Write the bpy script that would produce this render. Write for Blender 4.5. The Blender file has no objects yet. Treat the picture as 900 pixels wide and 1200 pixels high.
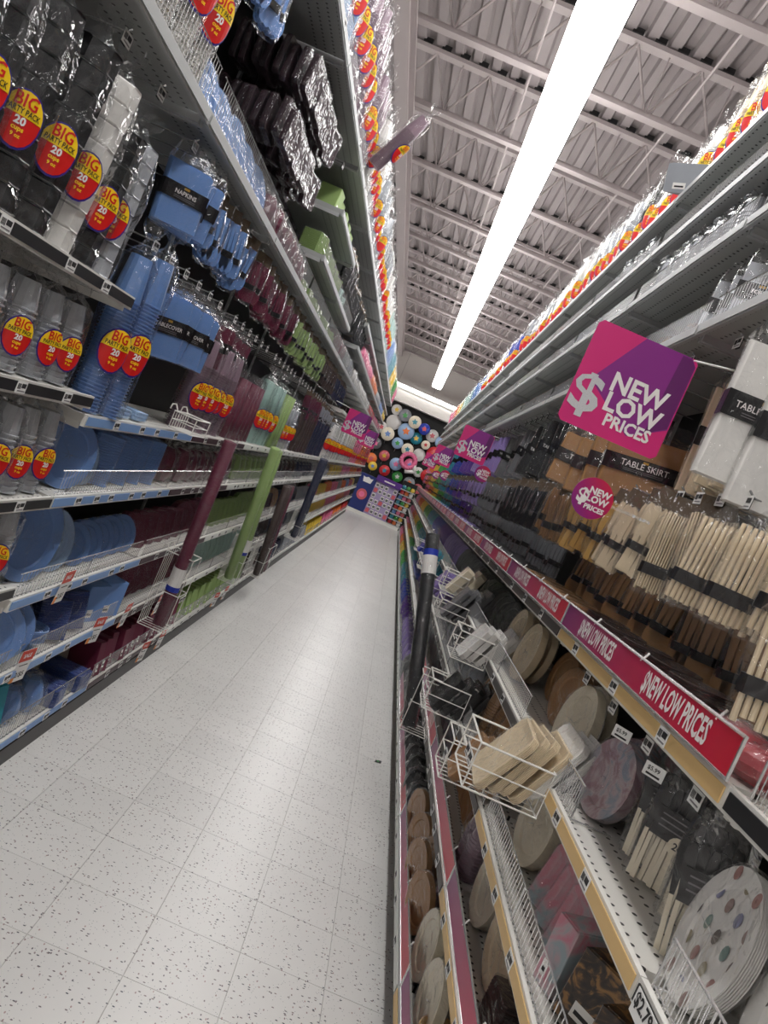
import bpy, math, random
from mathutils import Vector, Matrix, Euler
R_ = math.radians
rng = random.Random(7)
S = bpy.context.scene
COL = S.collection

# ------------------------------------------------------------------ camera, world, exposure
cam_d = bpy.data.cameras.new('camera'); cam = bpy.data.objects.new('camera', cam_d); COL.objects.link(cam)
S.camera = cam
cam_d.sensor_fit = 'VERTICAL'; cam_d.sensor_height = 36; cam_d.sensor_width = 27
cam_d.lens = 27.0; cam_d.clip_start = 0.05; cam_d.clip_end = 100
PITCH, YAW, ROLL = 0.0558, 0.00268, R_(23.7)
fwd = Vector((math.sin(YAW)*math.cos(PITCH), math.cos(YAW)*math.cos(PITCH), -math.sin(PITCH)))
rt = fwd.cross(Vector((0, 0, 1))).normalized(); up = rt.cross(fwd)
# world up appears tilted to the right in the photograph
cr = rt*math.cos(ROLL) + up*math.sin(ROLL)
cu = up*math.cos(ROLL) - rt*math.sin(ROLL)
M = Matrix((cr, cu, -fwd)).transposed().to_4x4()
M.translation = Vector((0, 0, 1.67))
cam.matrix_world = M

W = bpy.data.worlds.new('world'); S.world = W; W.use_nodes = True
W.node_tree.nodes['Background'].inputs[0].default_value = (0.9, 0.92, 1, 1)
W.node_tree.nodes['Background'].inputs[1].default_value = 0.35
S.view_settings.view_transform = 'Standard'
S.view_settings.look = 'None'
S.view_settings.gamma = 1
S.view_settings.exposure = 0.0
S.cycles.transparent_max_bounces = 16
S.cycles.max_bounces = 7
S.cycles.use_denoising = True
LAMP = 17.5

# ------------------------------------------------------------------ materials
def lin(c):
    return tuple((v/255/12.92 if v/255 <= 0.04045 else ((v/255+0.055)/1.055)**2.4) for v in c) + (1,)
MC = {}
def mat(name, rgb=(200, 200, 200), rough=0.5, metal=0.0, emit=0, var=0.12, scale=12.0, coat=0.0, bump=0.0, stretch=(1, 1, 1)):
    if name in MC: return MC[name]
    m = bpy.data.materials.new(name); m.use_nodes = True; MC[name] = m
    nt = m.node_tree; N = nt.nodes; L = nt.links
    b = N['Principled BSDF']; b.inputs['Roughness'].default_value = rough; b.inputs['Metallic'].default_value = metal
    if coat: b.inputs['Coat Weight'].default_value = coat; b.inputs['Coat Roughness'].default_value = 0.12
    tc = N.new('ShaderNodeTexCoord'); mp = N.new('ShaderNodeMapping'); mp.inputs['Scale'].default_value = stretch
    no = N.new('ShaderNodeTexNoise'); no.inputs['Scale'].default_value = scale; no.inputs['Detail'].default_value = 3
    L.new(tc.outputs['Object'], mp.inputs[0]); L.new(mp.outputs[0], no.inputs['Vector'])
    mx = N.new('ShaderNodeMix'); mx.data_type = 'RGBA'
    c = lin(rgb); mx.inputs[6].default_value = tuple(v*(1-var) for v in c[:3])+(1,); mx.inputs[7].default_value = tuple(min(1, v*(1+var)) for v in c[:3])+(1,)
    L.new(no.outputs['Fac'], mx.inputs[0]); L.new(mx.outputs[2], b.inputs['Base Color'])
    if emit:
        b.inputs['Emission Color'].default_value = c; b.inputs['Emission Strength'].default_value = emit
    if bump:
        bp = N.new('ShaderNodeBump'); bp.inputs['Strength'].default_value = bump; bp.inputs['Distance'].default_value = 0.004
        L.new(no.outputs['Fac'], bp.inputs['Height']); L.new(bp.outputs[0], b.inputs['Normal'])
    return m

def film(name, tint=(235, 240, 245), haze=0.011, gloss=0.008, scale=15.0):
    m = bpy.data.materials.new(name); m.use_nodes = True; MC[name] = m
    nt = m.node_tree; N = nt.nodes; L = nt.links; N.clear()
    out = N.new('ShaderNodeOutputMaterial')
    tr = N.new('ShaderNodeBsdfTransparent'); tr.inputs[0].default_value = (0.97, 0.97, 0.97, 1)
    gl = N.new('ShaderNodeBsdfGlossy'); gl.inputs['Roughness'].default_value = 0.1; gl.inputs[0].default_value = (1, 1, 1, 1)
    df = N.new('ShaderNodeBsdfDiffuse'); df.inputs[0].default_value = lin(tint)
    tc = N.new('ShaderNodeTexCoord'); no = N.new('ShaderNodeTexNoise'); no.inputs['Scale'].default_value = scale; no.inputs['Detail'].default_value = 2; no.inputs['Distortion'].default_value = 1.2
    L.new(tc.outputs['Object'], no.inputs['Vector'])
    bp = N.new('ShaderNodeBump'); bp.inputs['Strength'].default_value = 1.0; bp.inputs['Distance'].default_value = 0.02
    L.new(no.outputs['Fac'], bp.inputs['Height']); L.new(bp.outputs[0], gl.inputs['Normal'])
    # crease mask: thin ridges of the noise
    ab = N.new('ShaderNodeMath'); ab.operation = 'SUBTRACT'; ab.inputs[1].default_value = 0.5; L.new(no.outputs['Fac'], ab.inputs[0])
    a2 = N.new('ShaderNodeMath'); a2.operation = 'ABSOLUTE'; L.new(ab.outputs[0], a2.inputs[0])
    mr = N.new('ShaderNodeMapRange'); mr.inputs['From Min'].default_value = 0.0; mr.inputs['From Max'].default_value = 0.035; mr.inputs['To Min'].default_value = haze*5; mr.inputs['To Max'].default_value = haze
    L.new(a2.outputs[0], mr.inputs['Value'])
    m1 = N.new('ShaderNodeMixShader'); L.new(mr.outputs[0], m1.inputs[0]); L.new(tr.outputs[0], m1.inputs[1]); L.new(df.outputs[0], m1.inputs[2])
    lw = N.new('ShaderNodeFresnel'); lw.inputs['IOR'].default_value = 1.4; L.new(bp.outputs[0], lw.inputs['Normal'])
    ad = N.new('ShaderNodeMath'); ad.operation = 'MULTIPLY_ADD'; ad.inputs[1].default_value = 0.75; ad.inputs[2].default_value = gloss; L.new(lw.outputs[0], ad.inputs[0])
    cl = N.new('ShaderNodeClamp'); cl.inputs['Max'].default_value = 0.32; L.new(ad.outputs[0], cl.inputs[0])
    m2 = N.new('ShaderNodeMixShader'); L.new(cl.outputs[0], m2.inputs[0]); L.new(m1.outputs[0], m2.inputs[1]); L.new(gl.outputs[0], m2.inputs[2])
    L.new(m2.outputs[0], out.inputs[0])
    return m
FILM = film('clear_film'); FILM2 = film('cloudy_film', haze=0.12, gloss=0.03)

def perforated(name, rgb):
    m = mat(name, rgb, 0.45, 0.2, var=0.06, scale=3)
    nt = m.node_tree; N = nt.nodes; L = nt.links; b = N['Principled BSDF']
    tc = N.new('ShaderNodeTexCoord'); sp = N.new('ShaderNodeSeparateXYZ'); L.new(tc.outputs['Object'], sp.inputs[0])
    def m_(op, a, bb=None):
        n = N.new('ShaderNodeMath'); n.operation = op
        for i, v in enumerate((a, bb)):
            if v is None: continue
            if isinstance(v, (int, float)): n.inputs[i].default_value = v
            else: L.new(v, n.inputs[i])
        return n.outputs[0]
    fx = m_('SUBTRACT', m_('FRACT', m_('DIVIDE', m_('ADD', sp.outputs[0], 5), 0.03)), 0.5)
    fy = m_('SUBTRACT', m_('FRACT', m_('DIVIDE', m_('ADD', sp.outputs[1], 5), 0.045)), 0.5)
    d = m_('ADD', m_('MULTIPLY', fx, fx), m_('MULTIPLY', m_('MULTIPLY', fy, fy), 2.2))
    hole = m_('LESS_THAN', d, 0.03)
    rows = m_('GREATER_THAN', sp.outputs[1], 0.28)
    k = m_('MULTIPLY', hole, rows)
    mx = N.new('ShaderNodeMix'); mx.data_type = 'RGBA'; mx.inputs[7].default_value = (0.02, 0.02, 0.02, 1)
    src = b.inputs['Base Color'].links[0].from_socket
    L.new(k, mx.inputs[0]); L.new(src, mx.inputs[6]); L.new(mx.outputs[2], b.inputs['Base Color'])
    return m

def floor_mat():
    m = mat('vinyl_floor_tile', (210, 209, 206), 0.34, var=0.03, scale=2.5)
    nt = m.node_tree; N = nt.nodes; L = nt.links; b = N['Principled BSDF']
    geo = N.new('ShaderNodeNewGeometry'); src = b.inputs['Base Color'].links[0].from_socket
    oi = N.new('ShaderNodeObjectInfo')
    for sc, th, cols, sd in (((46, 84, 1), 0.20, ((40, 52, 66), (120, 104, 104)), 0), ((70, 38, 1), 0.16, ((82, 84, 90), (165, 140, 138)), 3), ((120, 100, 1), 0.16, ((150, 150, 150), (130, 132, 136)), 7)):
        mp = N.new('ShaderNodeMapping'); mp.inputs['Scale'].default_value = sc; mp.inputs['Location'].default_value = (sd, sd*2.3, 0); mp.inputs['Rotation'].default_value = (0, 0, sd*0.3)
        L.new(geo.outputs['Position'], mp.inputs[0])
        v = N.new('ShaderNodeTexVoronoi'); v.voronoi_dimensions = '2D'; v.inputs['Scale'].default_value = 1; L.new(mp.outputs[0], v.inputs['Vector'])
        lt = N.new('ShaderNodeMath'); lt.operation = 'LESS_THAN'; lt.inputs[1].default_value = th; L.new(v.outputs['Distance'], lt.inputs[0])
        sp = N.new('ShaderNodeSeparateColor'); L.new(v.outputs['Color'], sp.inputs[0])
        g = N.new('ShaderNodeMath'); g.operation = 'LESS_THAN'; g.inputs[1].default_value = 0.15; L.new(sp.outputs[0], g.inputs[0])
        mu = N.new('ShaderNodeMath'); mu.operation = 'MULTIPLY'; L.new(lt.outputs[0], mu.inputs[0]); L.new(g.outputs[0], mu.inputs[1])
        cm = N.new('ShaderNodeMix'); cm.data_type = 'RGBA'; cm.inputs[6].default_value = lin(cols[0]); cm.inputs[7].default_value = lin(cols[1]); L.new(sp.outputs[1], cm.inputs[0])
        mx = N.new('ShaderNodeMix'); mx.data_type = 'RGBA'; L.new(mu.outputs[0], mx.inputs[0]); L.new(src, mx.inputs[6]); L.new(cm.outputs[2], mx.inputs[7])
        src = mx.outputs[2]
    hs = N.new('ShaderNodeHueSaturation'); mr = N.new('ShaderNodeMapRange'); mr.inputs['To Min'].default_value = 0.965; mr.inputs['To Max'].default_value = 1.03
    L.new(oi.outputs['Random'], mr.inputs['Value']); L.new(mr.outputs[0], hs.inputs['Value']); L.new(src, hs.inputs['Color']); L.new(hs.outputs[0], b.inputs['Base Color'])
    return m

def gradient_print(name, ca, cb, cc, ang=35, size=0.3, hard=False):
    m = mat(name, ca, 0.35, var=0.02)
    nt = m.node_tree; N = nt.nodes; L = nt.links; b = N['Principled BSDF']
    tc = N.new('ShaderNodeTexCoord'); mp = N.new('ShaderNodeMapping'); mp.inputs['Rotation'].default_value = (0, R_(ang), 0); mp.inputs['Scale'].default_value = (1/size,)*3
    L.new(tc.outputs['Object'], mp.inputs[0]); sp = N.new('ShaderNodeSeparateXYZ'); L.new(mp.outputs[0], sp.inputs[0])
    ad = N.new('ShaderNodeMath'); ad.inputs[1].default_value = 0.5; L.new(sp.outputs[0], ad.inputs[0])
    cr_ = N.new('ShaderNodeValToRGB'); cr_.color_ramp.elements[0].color = lin(ca); cr_.color_ramp.elements[1].color = lin(cc)
    e = cr_.color_ramp.elements.new(0.5); e.color = lin(cb)
    if hard: cr_.color_ramp.interpolation = 'CONSTANT'; cr_.color_ramp.elements[1].position = 0.36; cr_.color_ramp.elements[2].position = 0.8
    L.new(ad.outputs[0], cr_.inputs[0]); L.new(cr_.outputs[0], b.inputs['Base Color'])
    return m

def marble(name, a, b2, c3, scale=14):
    m = mat(name, a, 0.3, var=0.02, coat=0.4)
    nt = m.node_tree; N = nt.nodes; L = nt.links; b = N['Principled BSDF']
    tc = N.new('ShaderNodeTexCoord'); no = N.new('ShaderNodeTexNoise'); no.inputs['Scale'].default_value = scale; no.inputs['Distortion'].default_value = 2.5; no.inputs['Detail'].default_value = 4
    L.new(tc.outputs['Object'], no.inputs['Vector']); r = N.new('ShaderNodeValToRGB')
    r.color_ramp.elements[0].position = .38; r.color_ramp.elements[0].color = lin(b2); r.color_ramp.elements[1].position = .62; r.color_ramp.elements[1].color = lin(c3)
    e = r.color_ramp.elements.new(.5); e.color = lin(a)
    L.new(no.outputs['Fac'], r.inputs[0]); L.new(r.outputs[0], b.inputs['Base Color'])
    return m

PAL = {'clear': (196, 200, 204), 'white': (232, 230, 226), 'black': (14, 14, 16), 'sky blue': (104, 142, 200), 'pale blue': (160, 190, 226), 'burgundy': (100, 26, 54),
       'mauve': (150, 126, 140), 'lime green': (146, 172, 104), 'mint': (178, 208, 200), 'brown': (62, 42, 38), 'navy': (26, 32, 66), 'silver': (150, 154, 160),
       'yellow': (232, 196, 60), 'pink': (236, 120, 160), 'orange': (236, 120, 50), 'red': (200, 36, 44), 'cream': (226, 208, 176), 'tan': (166, 124, 80),
       'lavender': (150, 128, 196), 'purple': (92, 50, 150), 'royal blue': (30, 56, 170), 'teal': (30, 140, 160), 'green': (60, 160, 70), 'ivory': (232, 222, 200),
       'gold': (196, 152, 72), 'grey': (104, 104, 108), 'dark blue': (36, 62, 128), 'rose': (206, 96, 104), 'dark maroon': (46, 16, 30)}
def cmat(c, kind='plastic'):
    if c in ('marble pink', 'marble grey', 'chocolate print'):
        return MC.get(c.replace(' ', '_')) or {'marble pink': lambda: marble('marble_pink', (184, 160, 166), (196, 128, 142), (150, 166, 172), 9),
            'marble grey': lambda: marble('marble_grey', (190, 176, 182), (160, 130, 138), (150, 160, 176), 10), 'chocolate print': lambda: marble('chocolate_print', (60, 44, 32), (30, 22, 18), (150, 110, 60), 22)}[c]()
    if c == 'clear': return mat('clear_cup_plastic', (186, 190, 196), 0.12, var=0.25, scale=20, coat=0.6)
    return mat(c.replace(' ', '_')+'_'+kind, PAL[c], {'plastic': 0.32, 'paper': 0.6}[kind], var=0.1, scale=9, coat=0.35 if kind == 'plastic' else 0.0)
STEEL = mat('painted_grey_steel', (176, 178, 178), 0.4, 0.15, var=0.06, scale=4)
PERF = perforated('perforated_grey_steel', (168, 170, 168))
WHITE = mat('white_enamel', (224, 222, 216), 0.4, var=0.05)
WIRE = mat('chrome_wire', (214, 214, 214), 0.25, 0.7, var=0.05)
WWIRE = mat('white_coated_wire', (226, 224, 218), 0.4, var=0.04)
BLK = mat('black_panel', (10, 10, 11), 0.6, var=0.3)
KICK = mat('dark_kick_plate', (44, 42, 42), 0.45, var=0.2)
CARD = mat('price_card_white', (232, 232, 230), 0.5, var=0.02)
INK = mat('ink_black', (22, 20, 24), 0.5, var=0.05)
LBLACK = mat('black_label', (14, 12, 16), 0.3, var=0.1)
TXTW = mat('print_white', (232, 228, 226), 0.5, var=0.02)
TXTR = mat('print_red', (206, 26, 24), 0.4, var=0.03)
TXTY = mat('print_yellow', (248, 208, 30), 0.4, var=0.03)
TXTP = mat('print_indigo', (52, 36, 130), 0.4, var=0.03)
GLIT = mat('silver_glitter', (196, 196, 200), 0.5, 0.2, var=0.5, scale=900)
GOLD = mat('print_gold', (190, 150, 60), 0.4, 0.3)
HEADC = mat('kraft_header_card', (96, 78, 56), 0.6, var=0.2)
FLOOR = floor_mat()
GROUT = mat('tile_joint', (178, 176, 170), 0.8)

# ------------------------------------------------------------------ mesh builder
class MB:
    def __init__(s): s.v = []; s.f = []; s.m = []; s.mats = []
    def mi(s, m):
        if m not in s.mats: s.mats.append(m)
        return s.mats.index(m)
    def add(s, vs, fs, m, T=None):
        o = len(s.v)
        s.v += [tuple(T @ Vector(p)) for p in vs] if T is not None else [tuple(p) for p in vs]
        s.f += [tuple(i+o for i in f) for f in fs]; k = s.mi(m); s.m += [k]*len(fs); return s
    def merge(s, b, T=None):
        o = len(s.v)
        s.v += [tuple(T @ Vector(p)) for p in b.v] if T is not None else b.v
        s.f += [tuple(i+o for i in f) for f in b.f]; k = [s.mi(m) for m in b.mats]; s.m += [k[i] for i in b.m]; return s
    def box(s, x0, x1, y0, y1, z0, z1, m, T=None):
        return s.add([(x0, y0, z0), (x1, y0, z0), (x1, y1, z0), (x0, y1, z0), (x0, y0, z1), (x1, y0, z1), (x1, y1, z1), (x0, y1, z1)],
                     [(0, 3, 2, 1), (4, 5, 6, 7), (0, 1, 5, 4), (1, 2, 6, 5), (2, 3, 7, 6), (3, 0, 4, 7)], m, T)
    def loft(s, rings, m, cap=True, T=None):
        n = len(rings[0]); vs = [p for r in rings for p in r]; fs = []
        for i in range(len(rings)-1):
            for j in range(n):
                k = (j+1) % n; fs.append((i*n+j, i*n+k, (i+1)*n+k, (i+1)*n+j))
        if cap: fs.append(tuple(range(n-1, -1, -1))); fs.append(tuple((len(rings)-1)*n+j for j in range(n)))
        return s.add(vs, fs, m, T)
    def lathe(s, prof, seg, m, T=None, sx=1, sy=1, cap=True):
        return s.loft([[(r*sx*math.cos(2*math.pi*j/seg), r*sy*math.sin(2*math.pi*j/seg), z) for j in range(seg)] for r, z in prof], m, cap, T)
    def tube(s, pts, r, m, seg=5):
        for a, b in zip(pts, pts[1:]):
            a = Vector(a); b = Vector(b); d = (b-a)
            if d.length < 1e-6: continue
            d.normalize(); u = d.cross(Vector((0, 0, 1)) if abs(d.z) < .9 else Vector((1, 0, 0))).normalized(); w = d.cross(u)
            rings = [[tuple(c + u*r*math.cos(2*math.pi*j/seg) + w*r*math.sin(2*math.pi*j/seg)) for j in range(seg)] for c in (a-d*r*.5, b+d*r*.5)]
            s.loft(rings, m)
        return s
    def prism(s, poly, y0, y1, m, T=None):   # poly in x,z
        n = len(poly); vs = [(x, y0, z) for x, z in poly]+[(x, y1, z) for x, z in poly]
        fs = [tuple(range(n)), tuple(range(2*n-1, n-1, -1))]+[(i, (i+1) % n, n+(i+1) % n, n+i) for i in range(n)]
        return s.add(vs, fs, m, T)
    def mesh(s, name, smooth=False):
        me = bpy.data.meshes.new(name); me.from_pydata(s.v, [], s.f)
        for m in s.mats: me.materials.append(m)
        me.polygons.foreach_set('material_index', s.m)
        if smooth: me.polygons.foreach_set('use_smooth', [True]*len(s.f))
        me.update(); return me
def ring8(w, d, z, c=.25, jit=0, r=None):
    w /= 2; d /= 2; c = min(w, d)*c*2
    pts = [(w, -d+c), (w, d-c), (w-c, d), (-w+c, d), (-w, d-c), (-w, -d+c), (-w+c, -d), (w-c, -d)]
    if jit: pts = [(x+r.uniform(-jit, jit), y+r.uniform(-jit, jit)) for x, y in pts]
    return [(x, y, z+(r.uniform(-jit, jit) if jit else 0)) for x, y in pts]

TG = {}
def text_geo(t, bold=0.0):
    if (t, bold) in TG: return TG[(t, bold)]
    c = bpy.data.curves.new('t', 'FONT'); c.body = t; c.size = 1; c.resolution_u = 2; c.offset = bold; c.align_x = 'CENTER'
    o = bpy.data.objects.new('t', c); COL.objects.link(o)
    dg = bpy.context.evaluated_depsgraph_get(); me = o.evaluated_get(dg).to_mesh()
    vs = [tuple(v.co) for v in me.vertices]; fs = [tuple(p.vertices) for p in me.polygons]
    o.evaluated_get(dg).to_mesh_clear(); bpy.data.objects.remove(o); bpy.data.curves.remove(c)
    TG[(t, bold)] = (vs, fs); return vs, fs
def text(mb, t, size, x, z, y, m, bold=0.03, bend=None, width=1.0, rot=0, shear=0, flip=-1):
    vs, fs = text_geo(t, bold); out = []
    cr_, sr_ = math.cos(R_(rot)), math.sin(R_(rot))
    for vx, vy, _ in vs:
        a, b = vx*size*width+vy*size*shear, vy*size
        a, b = a*cr_-b*sr_, a*sr_+b*cr_
        a += x; b += z
        if bend: out.append((flip*bend*math.sin(a/bend), bend*math.cos(a/bend)+y, b))
        else: out.append((flip*a, y, b))
    mb.add(out, fs, m)

# ------------------------------------------------------------------ object helpers
def link(name, me, parent=None, loc=(0, 0, 0), rot=(0, 0, 0)):
    o = bpy.data.objects.new(name, me); COL.objects.link(o); o.location = loc; o.rotation_euler = rot
    if parent is not None: o.parent = parent
    return o
def tagit(o, label, cat, group=None):
    o['label'] = label; o['category'] = cat
    if group: o['group'] = group
    return o
def struct(name, mb, loc=(0, 0, 0)):
    o = link(name, mb.mesh(name), None, loc); o['kind'] = 'structure'; return o

# a kind builder returns (category, [(part name, MB, smooth, part label, [sub parts])...])
def P(name, mb, smooth=False, label=None, subs=()): return (name, mb, smooth, label, list(subs))
PROTO = {}
def get_proto(fn, key, lod):
    k = (fn.__name__, key, lod)
    if k not in PROTO:
        parts = fn(*key, lod=lod)
        if lod == 0:
            PROTO[k] = [(n, b.mesh(n, sm), lb, [(sn, sb.mesh(sn, ss), sl) for sn, sb, ss, sl, _ in subs]) for n, b, sm, lb, subs in parts]
        else:
            al = MB()
            for n, b, sm, lb, subs in parts:
                al.merge(b)
                for sp in subs: al.merge(sp[1])
            PROTO[k] = al.mesh(fn.__name__)
    return PROTO[k]
PENDING = []
def put(fn, key, name, cat, loc, rot, desc, place, lod=None, full=None):
    if lod is None: lod = 0 if loc[1] < 6.6 else 1
    pr = get_proto(fn, key, lod)
    if lod == 0:
        root = link(name, None, None, loc, rot); root.empty_display_size = .05
        for n, me, lb, subs in pr:
            p = link(n, me, root)
            if lb: p['label'] = lb
            for sn, sm, sl in subs:
                q = link(sn, sm, p)
                if sl: q['label'] = sl
    else: root = link(name, pr, None, loc, rot)
    root['category'] = cat
    if full: root['label'] = full
    else: PENDING.append((root, desc, place, loc[1], name))
    return root

# ------------------------------------------------------------------ merchandise kinds (front = +Y, origin base centre)
def sticker_mb(R, zc, s=1.0, rich=True):
    mb = MB()
    def oval(w, h, yo, m, cut=None, nc=10):     # curved vertical strips, so the print hugs the sleeve
        vs = []; rr = R+yo
        for i in range(nc+1):
            x = w*math.sin(math.pi*(i/nc-.5)); e = math.sqrt(max(0, 1-(x/w)**2))
            lo = -h*1.15*e if cut is None else min(cut, h*e)
            for zz in (lo, h*e): vs.append((-rr*math.sin(x/R), rr*math.cos(x/R), zc+zz))
        mb.add(vs, [(2*i, 2*i+2, 2*i+3, 2*i+1) for i in range(nc)], m)
    oval(.037*s, .046*s, .001, TXTP); oval(.0335*s, .0425*s, .002, TXTR); oval(.0335*s, .0425*s, .003, TXTY, .002*s)
    text(mb, 'BIG', .03*s, 0, zc+.0165*s, .0045, TXTR, .018, bend=R, width=.85)
    text(mb, 'PARTY PACK', .0135*s, 0, zc+.005*s, .0045, INK, .02, bend=R, width=.72)
    if rich:
        text(mb, '20', .018*s, 0, zc-.012*s, .0045, TXTW, .04, bend=R)
        text(mb, 'cups', .011*s, 0, zc-.022*s, .0045, TXTY, .03, bend=R)
        text(mb, '9 oz', .009*s, 0, zc-.033*s, .0045, TXTY, .03, bend=R)
    return mb
def crinkle_bag(w, d, h, top=1.14, seed=1, m=None, fan=.55, seg=12):
    r = random.Random(seed); mb = MB(); m = m or FILM; rings = []
    for t, k in ((0, .8), (.015, 1), (.2, 1.02), (.4, .98), (.6, 1.03), (.8, 1.0), (.93, .92), (1.0, .62), (1.06, .22), (1.09, .2), (1.13, fan), (1.2, fan*1.15)):
        rings.append([((w/2*k+r.uniform(-.07, .05)*w*(k if k > .3 else .2))*math.cos(2*math.pi*j/seg), (d/2*k+r.uniform(-.07, .05)*d*(k if k > .3 else .2))*math.sin(2*math.pi*j/seg), h*t+(r.uniform(-.012, .012) if t > .02 else 0)) for j in range(seg)])
    mb.loft(rings[:10], m, True); mb.loft(rings[9:], m, False)
    return mb
def cup_prof(r, h, n, frac=.74):
    pr = [(r*.9, 0)]; dz = h*frac/n
    for i in range(n):
        z = i*dz; pr += [(r*1.0, z+.0005), (r*1.0, z+dz*.35), (r*.9, z+dz*.45), (r*.9, z+dz*.98)]
    pr += [(r*.9, h*frac), (r*.68, h), (0.0005, h)]
    return pr
def cup_sleeve(col, h, r, sticker, lod=0):
    mb = MB(); n = max(8, int(h*.74/.0115)) if lod == 0 else 10
    if col == 'clear': n = int(n*.8)
    mb.lathe(cup_prof(r, h, n), 14 if lod == 0 else 8, cmat(col))
    bag = crinkle_bag(r*2.5, r*2.5, h*1.03, seed=int(h*100)+len(col), m=FILM, seg=12 if lod == 0 else 8)
    out = [P('cup_stack', mb), P('bag', bag, label='clear crinkled bag with a twisted top')]
    if sticker: out.append(P('sticker', sticker_mb(r*1.40, h*.42, sticker, lod == 0), label='oval red and yellow pack sticker'))
    return out
def box_sleeve(col, h, r, sticker, lod=0):      # moulded stack with square seams
    mb = MB(); seg = h/8
    for i in range(8):
        z0 = .002+i*seg; k = 1-.02*(i % 2)
        mb.loft([ring8(r*1.9*k, r*1.7*k, z0, .2), ring8(r*2*k, r*1.8*k, z0+.004, .3), ring8(r*2*k, r*1.8*k, z0+seg-.005, .3), ring8(r*1.85*k, r*1.65*k, z0+seg-.001, .2)], cmat(col))
    out = [P('cup_stack', mb), P('bag', crinkle_bag(r*2.55, r*2.4, h*1.02, seed=len(col)+5, m=FILM), label='clear crinkled bag with a twisted top')]
    if sticker: out.append(P('sticker', sticker_mb(r*1.36, h*.42, sticker, True), label='oval red and yellow pack sticker'))
    return out
def utensil(kind):
    if kind == 'spoon': top = [(.004, .095), (.011, .105), (.016, .125), (.016, .142), (.011, .158), (0, .165), (-.011, .158), (-.016, .142), (-.016, .125), (-.011, .105), (-.004, .095)]
    elif kind == 'fork': top = [(.004, .09), (.012, .11), (.014, .165), (.009, .165), (.007, .128), (.004, .165), (-.003, .165), (-.006, .128), (-.009, .165), (-.014, .165), (-.012, .11), (-.004, .09)]
    else: top = [(.005, .085), (.009, .09), (.011, .15), (.006, .168), (-.005, .15), (-.005, .085)]
    return [(-.007, 0), (.007, 0)]+top
def cutlery_pack(col, kind, n, flip, L, hdr, lod=0):
    # hangs from origin (hook point) down to about -(L+.06)
    r = random.Random(n*7+len(col)+len(kind)); mb = MB(); nn = n if lod == 0 else 5
    base = -.05-L; poly = utensil(kind); sc = L/.168
    wd = .062
    for i in range(nn):
        c = (i % 3-1)*wd/3.1; y = -.015+(i//3)*.03/max(1, nn//3)
        T = Matrix.Translation((c+r.uniform(-.003, .003), y, base+L/2+r.uniform(-.004, .004))) @ Matrix.Rotation(r.uniform(-.05, .05)+(math.pi if flip else 0), 4, 'Y') @ Matrix.Translation((0, 0, -L/2))
        mb.prism([(x*sc*1.15, z*sc) for x, z in poly], 0, .0035, cmat(col), T)
    bd = MB(); zb = base+L*.32
    bd.loft([ring8(wd+.014, .052, zb, .3), ring8(wd+.014, .052, zb+.024, .3)], LBLACK, True)
    fm = MB(); rr = random.Random(3)
    fm.loft([ring8(wd+.008, .045, base-.008, .3), ring8(wd+.02, .056, base+.01, .3, .002, rr), ring8(wd+.022, .056, base+L*.4, .3, .003, rr), ring8(wd+.02, .05, base+L*.8, .3, .004, rr), ring8(wd+.014, .03, base+L+.01, .3, .003, rr), ring8(wd+.005, .006, -.012, .3), ring8(wd*.7, .004, .01, .3)], FILM, False)
    out = [P('utensils', mb), P('band', bd, label='black paper band'), P('sleeve', fm, label='clear hanging sleeve')]
    if hdr: hb = MB(); hb.box(-wd/2, wd/2, -.002, .002, -.045, .004, HEADC); out.append(P('header_card', hb, label='brown header card'))
    return out
def bundle_pack(col, w, L, hdr, lod=0):     # long nested stack of forks, wide and wavy
    r = random.Random(int(w*1000)); base = -.045-L; rings = []
    mb = MB(); n = 16 if lod == 0 else 5
    for i in range(n):
        x = -w/2+w*(i+.5)/n; j = r.uniform(-.008, .008); t = w/n*.44
        mb.loft([ring8(t*2, .026, base+j, .3), ring8(t*1.7, .034, base+L*.22+j, .3), ring8(t*1.6, .026, base+L*.5+j, .3), ring8(t*2, .04, base+L*.8+j, .3), ring8(t*1.6, .028, base+L+j*.5, .3)],
                cmat(col), True, Matrix.Translation((x, r.uniform(-.003, .003), 0)))
    bd = MB(); zb = base+L*.2
    bd.loft([ring8(w+.012, .048, zb, .25), ring8(w+.012, .048, zb+.03, .25)], LBLACK, True)
    fm = MB(); rr = random.Random(3)
    fm.loft([ring8(w+.008, .045, base-.012, .3), ring8(w+.02, .056, base+.01, .3, .002, rr), ring8(w+.022, .056, base+L*.4, .3, .004, rr), ring8(w+.02, .052, base+L*.85, .3, .005, rr), ring8(w*.8, .02, base+L+.02, .3, .004, rr), ring8(w*.6, .005, .008, .3)], FILM, False)
    out = [P('utensils', mb), P('band', bd, label='black paper band'), P('sleeve', fm, label='clear hanging sleeve')]
    if hdr: hb = MB(); hb.box(-w*.4, w*.4, -.002, .002, -.045, .006, HEADC); out.append(P('header_card', hb, label='brown header card'))
    return out
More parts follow.
